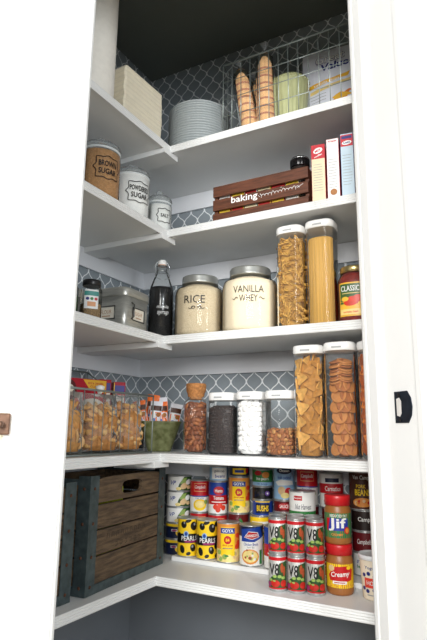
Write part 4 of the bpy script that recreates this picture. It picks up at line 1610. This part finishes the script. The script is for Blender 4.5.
def k_broth(d, r, h):
    band(d, r, .003, h - .003, CWH)
    band(d, r, h * .72, h - .003, CNAV, .5)
    d.poly([(-.030, h * .60), (-.030, h * .90), (.030, h * .97), (.040, h * .72), (.010, h * .60)], CBLU, 1)
    d.poly([(-.020, h * .70), (-.006, h * .86), (.020, h * .84), (.026, h * .72), (.004, h * .66)], CWH, 2)
    d.poly([(-.018, h * .705), (-.006, h * .845), (.018, h * .825), (.023, h * .725), (.004, h * .675)], CRED, 3)
    d.text('SWANSON', .002, h * .755, .034, .008, CWH, 4, .02, rot=.1)
    d.text('Chicken Broth', .0, h * .54, .042, .008, CBLU, 2, .01)
    d.text('low fat', .0, h * .47, .020, .005, GREYINK, 2)
    d.ell(-.002, h * .24, .026, .020, CORG, 2)
    d.ell(-.002, h * .25, .022, .016, CPAL, 3)
    d.layer = 4
    d.blobs(-.022, .018, .014, .046, 14, .004, [CLGR, P('carrot_orange', 'd2622a', .4), CTAN, CWH], 8)
    d.rect(.026, .036, .006, h * .4, CGRN, 2)


def k_campbell(d, r, h):
    band(d, r, .003, h - .003, CWH)
    band(d, r, h * .52, h - .003, CRED, .5)
    d.ring([(-.020, h * .66), (.020, h * .66), (.020, h * .90), (-.020, h * .90)], .0012, CPAL, 1)
    d.text('Campbells', 0, h * .78, .035, .013, CWH, 2, .01, .3)
    d.text('CHICKEN', -.002, h * .44, .028, .006, CBLU, 1, .01)
    d.ell(0, h * .24, .022, .018, CYEL, 1)
    d.ell(0, h * .26, .016, .011, CPAL, 2)
    d.ell(.020, h * .33, .007, .007, CLGR, 3)
    band(d, r, h * .485, h * .52, CBLU, .7)


def k_tomato(d, r, h):
    band(d, r, .003, h - .003, CBLU)
    band(d, r, h * .30, h * .58, CRED, .5)
    band(d, r, .003, h * .30, CWH, .6)
    d.ell(0, h * .72, .017, .013, CRED, 1)
    d.text('Hunts', 0, h * .72, .024, .010, CWH, 2, .02)
    d.text('Tomato', 0, h * .50, .034, .011, CWH, 2, .015)
    for (u, v) in ((-.010, .022), (.004, .026), (.015, .020), (-.002, .014)):
        d.ell(u, v, .008, .008, TOM)
    d.rect(-.024, .024, h * .36, h * .39, CWH, 2)


def k_darkred(d, r, h):
    band(d, r, .003, h - .003, CDRED)
    d.ell(-.004, h * .72, .014, .014, CRED, 1)
    d.ring([(-.004 + .013 * math.cos(a * PI / 8), h * .72 + .013 * math.sin(a * PI / 8)) for a in range(16)], .0012, CWH, 2)
    d.text('DOLE', -.004, h * .72, .018, .006, CWH, 3, .02)
    d.poly([(.004, h * .9), (.022, h * .7), (.034, h * .4), (.030, h * .38), (.014, h * .65), (-.002, h * .88)], CGRN, 1)
    d.text('BEANS', 0, h * .35, .034, .012, CYEL, 2, .02)


def k_hatch(d, r, h):
    band(d, r, .003, h - .003, CYEL)
    d.rect(-.030, .030, h * .66, h * .88, CWH, 1)
    d.text('HATCH', 0, h * .77, .046, .015, CRED, 2, .025)
    d.rect(-.030, .030, h * .60, h * .63, CGRN, 1)
    d.text('green chile', 0, h * .4, .034, .008, CGRN, 2)


def k_bush(d, r, h):
    band(d, r, .002, h - .002, CBLU)
    d.rect(-.022, .022, h * .18, h * .80, CNAV, 1)
    d.text('BUSHS', 0, h * .50, .036, .017, CYEL, 2, .025)
    d.rect(-.024, .024, h * .86, h * .93, CYEL, 1)


def k_blackbean(d, r, h):
    band(d, r, .002, h - .002, CBLK)
    d.blobs(-.030, .010, .006, h - .008, 12, .004, [P('bean_grey', '3a3436', .4), CNAV], 3)
    d.ell(.015, h * .5, .008, .007, P('violet_flower', '6a4a9a', .4), 1)
    d.ell(.015, h * .5, .003, .003, CWH, 2)


def k_delmonte(d, r, h):
    band(d, r, .002, h - .002, CGRN)
    band(d, r, .002, h * .26, CSKY, .5)
    d.ell(.010, h * .68, .012, .009, CORG, 1)
    d.ell(-.014, h * .78, .012, .007, CRED, 1)
    d.text('lite pears', 0, h * .44, .038, .011, CWH, 2, .015)
    d.text('in juice', 0, h * .15, .030, .006, CBLU, 2)


def k_ocean(d, r, h):
    band(d, r, .003, h - .003, CSKY)
    d.ell(0, h * .86, .024, .010, CNAV, 1)
    d.text('Ocean', 0, h * .86, .030, .008, CWH, 2, .02)
    d.text('fruit cocktail', 0, h * .66, .040, .010, CBLU, 2)
    d.poly([(-.030, h * .52), (-.010, h * .60), (.026, h * .56), (.030, h * .45), (-.02, h * .42)], CWH, 1)
    d.ell(-.008, h * .28, .012, .012, CTAN, 1)
    d.ell(.012, h * .24, .011, .013, CRED, 1.4)
    d.ell(.002, h * .14, .013, .008, CPAL, 1.8)


def k_redlid(d, r, h):
    band(d, r, .002, h - .002, CDRED)
    d.ell(0, h * .52, .018, h * .26, CRED, 1)
    d.text('SAUCE', 0, h * .52, .026, .010, CWH, 2, .02)


def k_healthy(d, r, h):
    band(d, r, .003, h - .003, CWH)
    band(d, r, h * .30, h * .48, CGRN, .5)
    band(d, r, h * .16, h * .28, CORG, .5)
    d.rect(-.026, -.002, h * .76, h * .88, CRED, 1)
    d.text('Request', -.014, h * .82, .020, .006, CWH, 2)
    d.text('Nut Harvest', .001, h * .60, .046, .014, CNAV, 1, .005, .25)
    d.text('condensed', 0, h * .39, .030, .006, CWH, 1)


def k_carnation(d, r, h):
    band(d, r, .003, h - .003, CWH)
    band(d, r, h * .42, h * .70, CRED, .5)
    d.text('Carnation', .002, h * .56, .046, .013, CWH, 2, .015)
    d.rect(-.020, .020, h * .74, h * .86, CNAV, 1)
    d.ell(.002, h * .25, .010, .010, P('pink_bloom', 'd06a9a', .4), 1)
    d.ell(.020, h * .22, .008, .008, CPUR, 1.5)
    d.ell(-.018, h * .2, .008, .008, CRED, 1.5)


def k_pork(d, r, h):
    band(d, r, .003, h - .003, CBRN)
    d.text('Van Camps', 0, h * .84, .050, .014, CWH, 1, .01)
    d.text('PORK', -.002, h * .62, .026, .010, CYEL, 1, .03)
    d.text('BEANS', .002, h * .46, .042, .017, CYEL, 1, .035)
    d.ell(.002, h * .20, .028, .012, CORG, 1)
    d.layer = 2
    d.blobs(-.024, .028, .008, .030, 12, .004, [CTAN, CORG, CRED], 4)


def k_vcshort(d, r, h):
    band(d, r, .002, h - .002, P('near_black_brown', '201310', .4))
    d.text('Camps', .004, h * .55, .038, .015, CWH, 1, .005)


def k_campshort(d, r, h):
    band(d, r, .002, h - .002, CDRED)
    d.text('Campbells', 0, h * .5, .040, .016, CWH, 1, .005, .3)


def k_whiteblue(d, r, h):
    band(d, r, .002, h - .002, CWH)
    d.poly([(-.01, h * .1), (.035, h * .3), (.035, h * .8), (.012, h * .55)], CSKY, 1)
    d.text('green', -.012, h * .62, .022, .008, CBLU, 2, .01)
    d.text('beans', -.012, h * .42, .022, .008, CGRN, 2, .02)


def k_chicken(d, r, h):
    DG = P('leaf_green', '24481f', .4, var=.2, scale=120)
    band(d, r, .002, h - .002, CWH)
    d.poly([(-.014, .002), (-.006, h * .5), (.010, h - .003), (.05, h - .003), (.05, .002)], DG, 1)
    d.poly([(-.004, h * .5), (.006, h * .85), (.020, h * .9), (.014, h * .5)], CLGR, 2)
    d.ell(.010, h * .35, .013, .009, CTAN, 2.5, rot=.5)
    d.ell(.026, h * .60, .011, .008, CWH, 2.8, rot=.3)
    d.ell(.028, h * .26, .009, .006, CTAN, 3.1)
    d.ell(-.008, h * .18, .009, .005, CPAL, 3.4)
    d.text('VP', -.026, h * .55, .018, .013, CBLU, 2, .01, .3)


def k_tuna(d, r, h):
    band(d, r, .002, h - .002, CNAV)
    band(d, r, h * .78, h - .002, CYEL, .5)
    d.ell(.006, h * .40, .018, h * .22, CYEL, 1)
    d.ell(.008, h * .36, .012, h * .13, CPAL, 2)
    d.rect(-.026, -.006, h * .48, h * .62, CWH, 2)
    d.ell(-.016, h * .55, .009, .003, CPUR, 3)


def k_bluebroth(d, r, h):
    band(d, r, .002, h - .002, CSKY)
    d.rect(-.026, .026, h * .16, h * .9, CWH, .8)
    d.text('pinto', 0, h * .66, .032, .010, CNAV, 1, .015)
    d.text('beans', .002, h * .36, .032, .010, CBLU, 1, .015)


def k_navyyel(d, r, h):
    band(d, r, .002, h - .002, CNAV)
    d.rect(-.024, .020, h * .2, h * .7, CYEL, 1)
    d.rect(-.016, .012, h * .34, h * .56, CBLU, 2)
    d.ell(.024, h * .5, .006, .008, CRED, 2)


def can(kind, fn, r, h, x, y, zb, label, extra=0, neck=0., group=None, nm='food_can', cat='can'):
    """one can as its own thing with body, label and lid"""
    key = (kind, r, h)
    if key not in KINDS:
        KINDS[key] = can_mesh(kind, r, h, fn, neck)
    t = thing(nm, label, cat, (x, y, zb), face(x, y, extra), group)
    for n_, me in zip(('can_body', 'paper_label', 'lid'), KINDS[key]):
        o = bpy.data.objects.new(n_, me)
        C.objects.link(o)
        o.parent = t
    return zb + h + .0004


# juice cans: three columns, two high, two deep
V8R, V8H = .0229, .0868
for i, (x, y) in enumerate([(-.538, 1.343), (-.491, 1.351), (-.4445, 1.359)]):
    for dep in range(2):
        for lv in range(2):
            col = ['left', 'middle', 'right'][i]
            can('v8', k_v8, V8R, V8H, x - .018 * dep, y + .0465 * dep, z + lv * (V8H + .0004),
                '%s vegetable juice can %s column, %s row' % (['lower', 'upper'][lv], 'in the ' + col, ['front', 'rear'][dep]), -12 + i * 2, .07, 'vegetable juice cans', 'juice_can')

# stack at the far left, partly behind the crate
zz = z
for i in range(5):
    kind, fn = (('tuna', k_tuna) if i < 2 else ('chicken', k_chicken))
    zz = can(kind, fn, .039, .0480, -.968 + .001 * i, 1.551, zz, ['lowest flat can of the far left stack, navy with yellow', 'second flat navy and yellow can from the bottom of the far left stack',
             'lowest of the three white and green chicken cans at the far left', 'middle of the three white and green chicken cans at the far left', 'topmost white and green chicken can at the far left'][i], 8, 0, 'flat cans in the far left stack')
# front row on the riser
can('pearls', k_pearls, .0315, .110, -.893, 1.4930, ZR, 'left one of the two yellow and black olive cans', 12, 0, 'olive cans')
can('pearls', k_pearls, .0315, .110, -.826, 1.4930, ZR, 'right one of the two yellow and black olive cans, beside the chick pea can', 8, 0, 'olive cans')
can('goya', k_goya, .0335, .109, -.753, 1.4925, ZR, 'yellow and orange chick pea can in the front row beside the olive cans', 2)
can('broth', k_broth, .0340, .109, -.679, 1.4925, ZR, 'white and blue chicken broth can beside the juice cans', -2)
can('generic_tomato', k_tomato, .033, .112, -.603, 1.4925, ZR, 'tomato can hidden behind the rear juice cans', 0)
zt = can('hatch', k_hatch, .033, .112, -.526, 1.4925, ZR, 'yellow chile can under the white and green soup can', 0)
can('healthy', k_healthy, .0365, .100, -.522, 1.4925, zt, 'white can with green and orange bands above the juice cans', 2)
# back row
zt = can('campbell', k_campbell, .0300, .1180, -.893, 1.5605, ZR, 'red and white soup can under the upper chicken soup can', 2, 0, 'red and white soup cans')
can('campbell', k_campbell, .0300, .0980, -.893, 1.5605, zt, 'upper red and white chicken soup can, above the olive cans', 4, 0, 'red and white soup cans')
zt = can('campbell', k_campbell, .0300, .1180, -.825, 1.5605, ZR, 'red and white soup can under the blue and red tomato can', 2, 0, 'red and white soup cans')
zt = can('tomato', k_tomato, .0300, .098, -.825, 1.5605, zt, 'blue and red tomato can beside the upper chicken soup can', 4)
can('bluebroth', k_bluebroth, .0300, .046, -.823, 1.5605, zt, 'short pale blue can on top of the blue and red tomato can', 4)
zt = can('darkred', k_darkred, .0315, .127, -.752, 1.5590, ZR, 'dark red can under the upper chick pea can', 4)
zt = can('goya_up', k_goya, .0325, .107, -.750, 1.5590, zt, 'upper yellow and orange chick pea can in the back row', 4)
can('navyyel', k_navyyel, .0310, .036, -.750, 1.5590, zt, 'short navy and yellow can on top of the upper chick pea can', 4)
zt = can('hatch', k_hatch, .0310, .125, -.680, 1.5605, ZR, 'yellow chile can behind the broth can', 4)
zt = can('bush', k_bush, .0310, .046, -.672, 1.5605, zt, 'short blue bean can with yellow lettering on the yellow chile can', 0)
zt = can('blackbean', k_blackbean, .0305, .038, -.672, 1.5605, zt, 'short black bean can between the blue can and the green fruit can', 0)
zt = can('delmonte', k_delmonte, .0310, .050, -.672, 1.5605, zt, 'green fruit can at the top of the stack behind the broth can', 0)
zt = can('campbell', k_campbell, .0300, .1045, -.605, 1.5605, ZR, 'soup can at the bottom of the stack behind the juice cans', 0, 0, 'red and white soup cans')
zt = can('redlid', k_redlid, .0300, .036, -.603, 1.5605, zt, 'short dark red sauce can below the pale blue fruit can', 0)
zt = can('redlid', k_redlid, .0300, .034, -.603, 1.5605, zt, 'upper short dark red sauce can below the pale blue fruit can', 0)
zt = can('ocean', k_ocean, .0310, .098, -.601, 1.5595, zt, 'pale blue fruit can standing tall in the back row under the shelf', 0)
zt = can('campbell', k_campbell, .0300, .1045, -.530, 1.5605, ZR, 'soup can at the bottom of the stack behind the white and green soup can', 0, 0, 'red and white soup cans')
zt = can('redlid', k_redlid, .0310, .060, -.530, 1.5605, zt, 'dark red sauce can hidden behind the white and green soup can', 0)
zt = can('campbell', k_campbell, .0300, .1045, -.530, 1.5605, zt, 'red and white soup can just above the white and green soup can', 0, 0, 'red and white soup cans')
zt = can('campbell', k_campbell, .0300, .1045, -.455, 1.5605, ZR, 'soup can at the bottom of the stack behind the peanut butter', 0, 0, 'red and white soup cans')
zt = can('redlid', k_redlid, .0310, .060, -.455, 1.5605, zt, 'dark red sauce can under the evaporated milk can', 0)
zt = can('carnation', k_carnation, .0330, .094, -.457, 1.5575, zt, 'white and red evaporated milk can above the peanut butter', 4)
zt = can('whiteblue', k_whiteblue, .0345, .058, -.366, 1.5560, ZR, 'white and pale blue bean can at the bottom of the stack by the jamb', -6)
zt = can('campshort', k_campshort, .0345, .054, -.366, 1.5560, zt, 'dark red soup can second from the bottom by the jamb', -6)
zt = can('vcshort', k_vcshort, .0345, .054, -.366, 1.5560, zt, 'near black can with white lettering under the pork and beans', -6)
zt = can('pork', k_pork, .0345, .100, -.370, 1.5560, zt, 'dark brown pork and beans can by the door jamb', -2)
zt = can('tomato', k_tomato, .0300, .104, -.456, 1.4900, ZR, 'tomato can hidden behind the peanut butter jars', 0)
zt = ZR
# top-right soup can of the middle stack

# peanut butter jars
PB = P('peanut_butter', '98602f', .4, var=.08, scale=30)
PLID = P('red_plastic_lid', 'c01c22', .35, var=.04)
LGRN = P('label_green', '0e7a4a', .4, var=.04)
LBLU = P('label_royal_blue', '2a3a9c', .4, var=.04)


def pb_jar(label, x, y, zb, fn):
    r_, h_ = .0330, .1155
    t = thing('peanut_butter_jar', label, 'jar', (x, y, zb), face(x, y, 0))
    MB().loft([(r_ * .86, 0), (r_ * .96, .003), (r_, .010), (r_, .074), (r_ * .985, .080), (r_ * .90, .088), (r_ * .87, .092)], PB, 40).build('body', t)
    MB().loft([(r_ * .90, .091), (r_ * .975, .0915), (r_ * .98, h_ - .002), (r_ * .95, h_), (r_ * .5, h_ - .0005)], PLID, 72, wob=lambda a, q_: 1 + .006 * math.sin(36 * a)).build('lid', t)
    d = Dec(cylmap(r_), .004, .0004)
    fn(d, r_)
    d.build('label', t)
    return zb + h_ + .0004


def l_creamy(d, r_):
    W = PI * r_
    d.raw([(-W, .018), (W, .018), (W, .072), (-W, .072)], [(0, 1, 2, 3)], CYEL, 0)
    d.poly([(-.030, .046), (-.012, .066), (.020, .068), (.034, .060), (.030, .036), (.006, .030), (-.026, .034)], PLID, 1)
    d.ell(-.021, .062, .008, .007, CTAN, 2)
    d.text('Creamy', .001, .048, .046, .015, CWH, 3, .02, .2, rot=.08)
    d.rect(-.018, .016, .027, .034, CWH, 2)
    d.stroke([(-.014, .0305), (.012, .0305)], .002, CRED, 3)
    for k in range(9):
        d.stroke([(-.032 + .008 * k, .020), (-.028 + .008 * k, .026)], .0016, CORG, 1)
    d.ell(.022, .064, .006, .004, CYEL, 2)


def l_jif(d, r_):
    W = PI * r_
    d.raw([(-W, .016), (W, .016), (W, .074), (-W, .074)], [(0, 1, 2, 3)], LGRN, 0)
    d.text('REDUCED FAT', .002, .068, .044, .0065, CWH, 1, .015)
    d.rect(-.030, .026, .033, .062, LBLU, 1)
    d.poly([(-.030, .033), (-.030, .062), (-.020, .062), (-.026, .033)], PLID, 2)
    d.text('Jif', -.001, .0475, .044, .031, CWH, 3, .02)
    d.text('CREAMY', -.002, .024, .030, .0055, CORG, 2, .015)
    d.ell(.022, .034, .0075, .0085, PLID, 4)
    d.ell(.022, .034, .005, .006, CORG, 5)


zt = pb_jar('lower peanut butter jar with a yellow and red label', -.396, 1.400, z, l_creamy)
pb_jar('upper peanut butter jar with a green label, stacked on the other', -.397, 1.400, zt, l_jif)

# fruit cup
t = thing('yogurt_tub', 'white lidded tub with berries printed on it, beside the peanut butter', 'tub', (-.309, 1.403, z), face(-.309, 1.403, -18))
TUB = P('cream_tub_plastic', 'e9dcc4', .4, var=.03)
MB().loft([(.030, 0), (.0315, .003), (.0375, .088)], TUB, 36).build('body', t)
MB().loft([(.0385, .0885), (.0400, .090), (.0400, .098), (.0385, .100), (.037, .0985), (.02, .098)], P('white_tub_lid', 'e4e6e8', .35), 40).build('lid', t)
d = Dec(cylmap(lambda v: .0315 + .006 * v / .085), .004, .0005)
d.text('Yogurt', 0, .072, .032, .009, P('grey_blue_ink', '6a7396', .5), 1)
d.rect(-.018, .020, .028, .050, P('label_red_orange', 'd9402c', .4), 1)
d.text('HOT', 0, .039, .024, .010, CWH, 2, .01)
for (u, v) in ((-.018, .056), (-.006, .060), (.008, .055), (.018, .060), (-.020, .026), (-.010, .021), (.006, .024)):
    d.ell(u, v, .0045, .0045, [NAVY, PLID][(int(u * 1000)) % 2], 3)
d.stroke([(-.012, .012), (.014, .012)], .002, GREYINK, 1)
d.build('print', t)
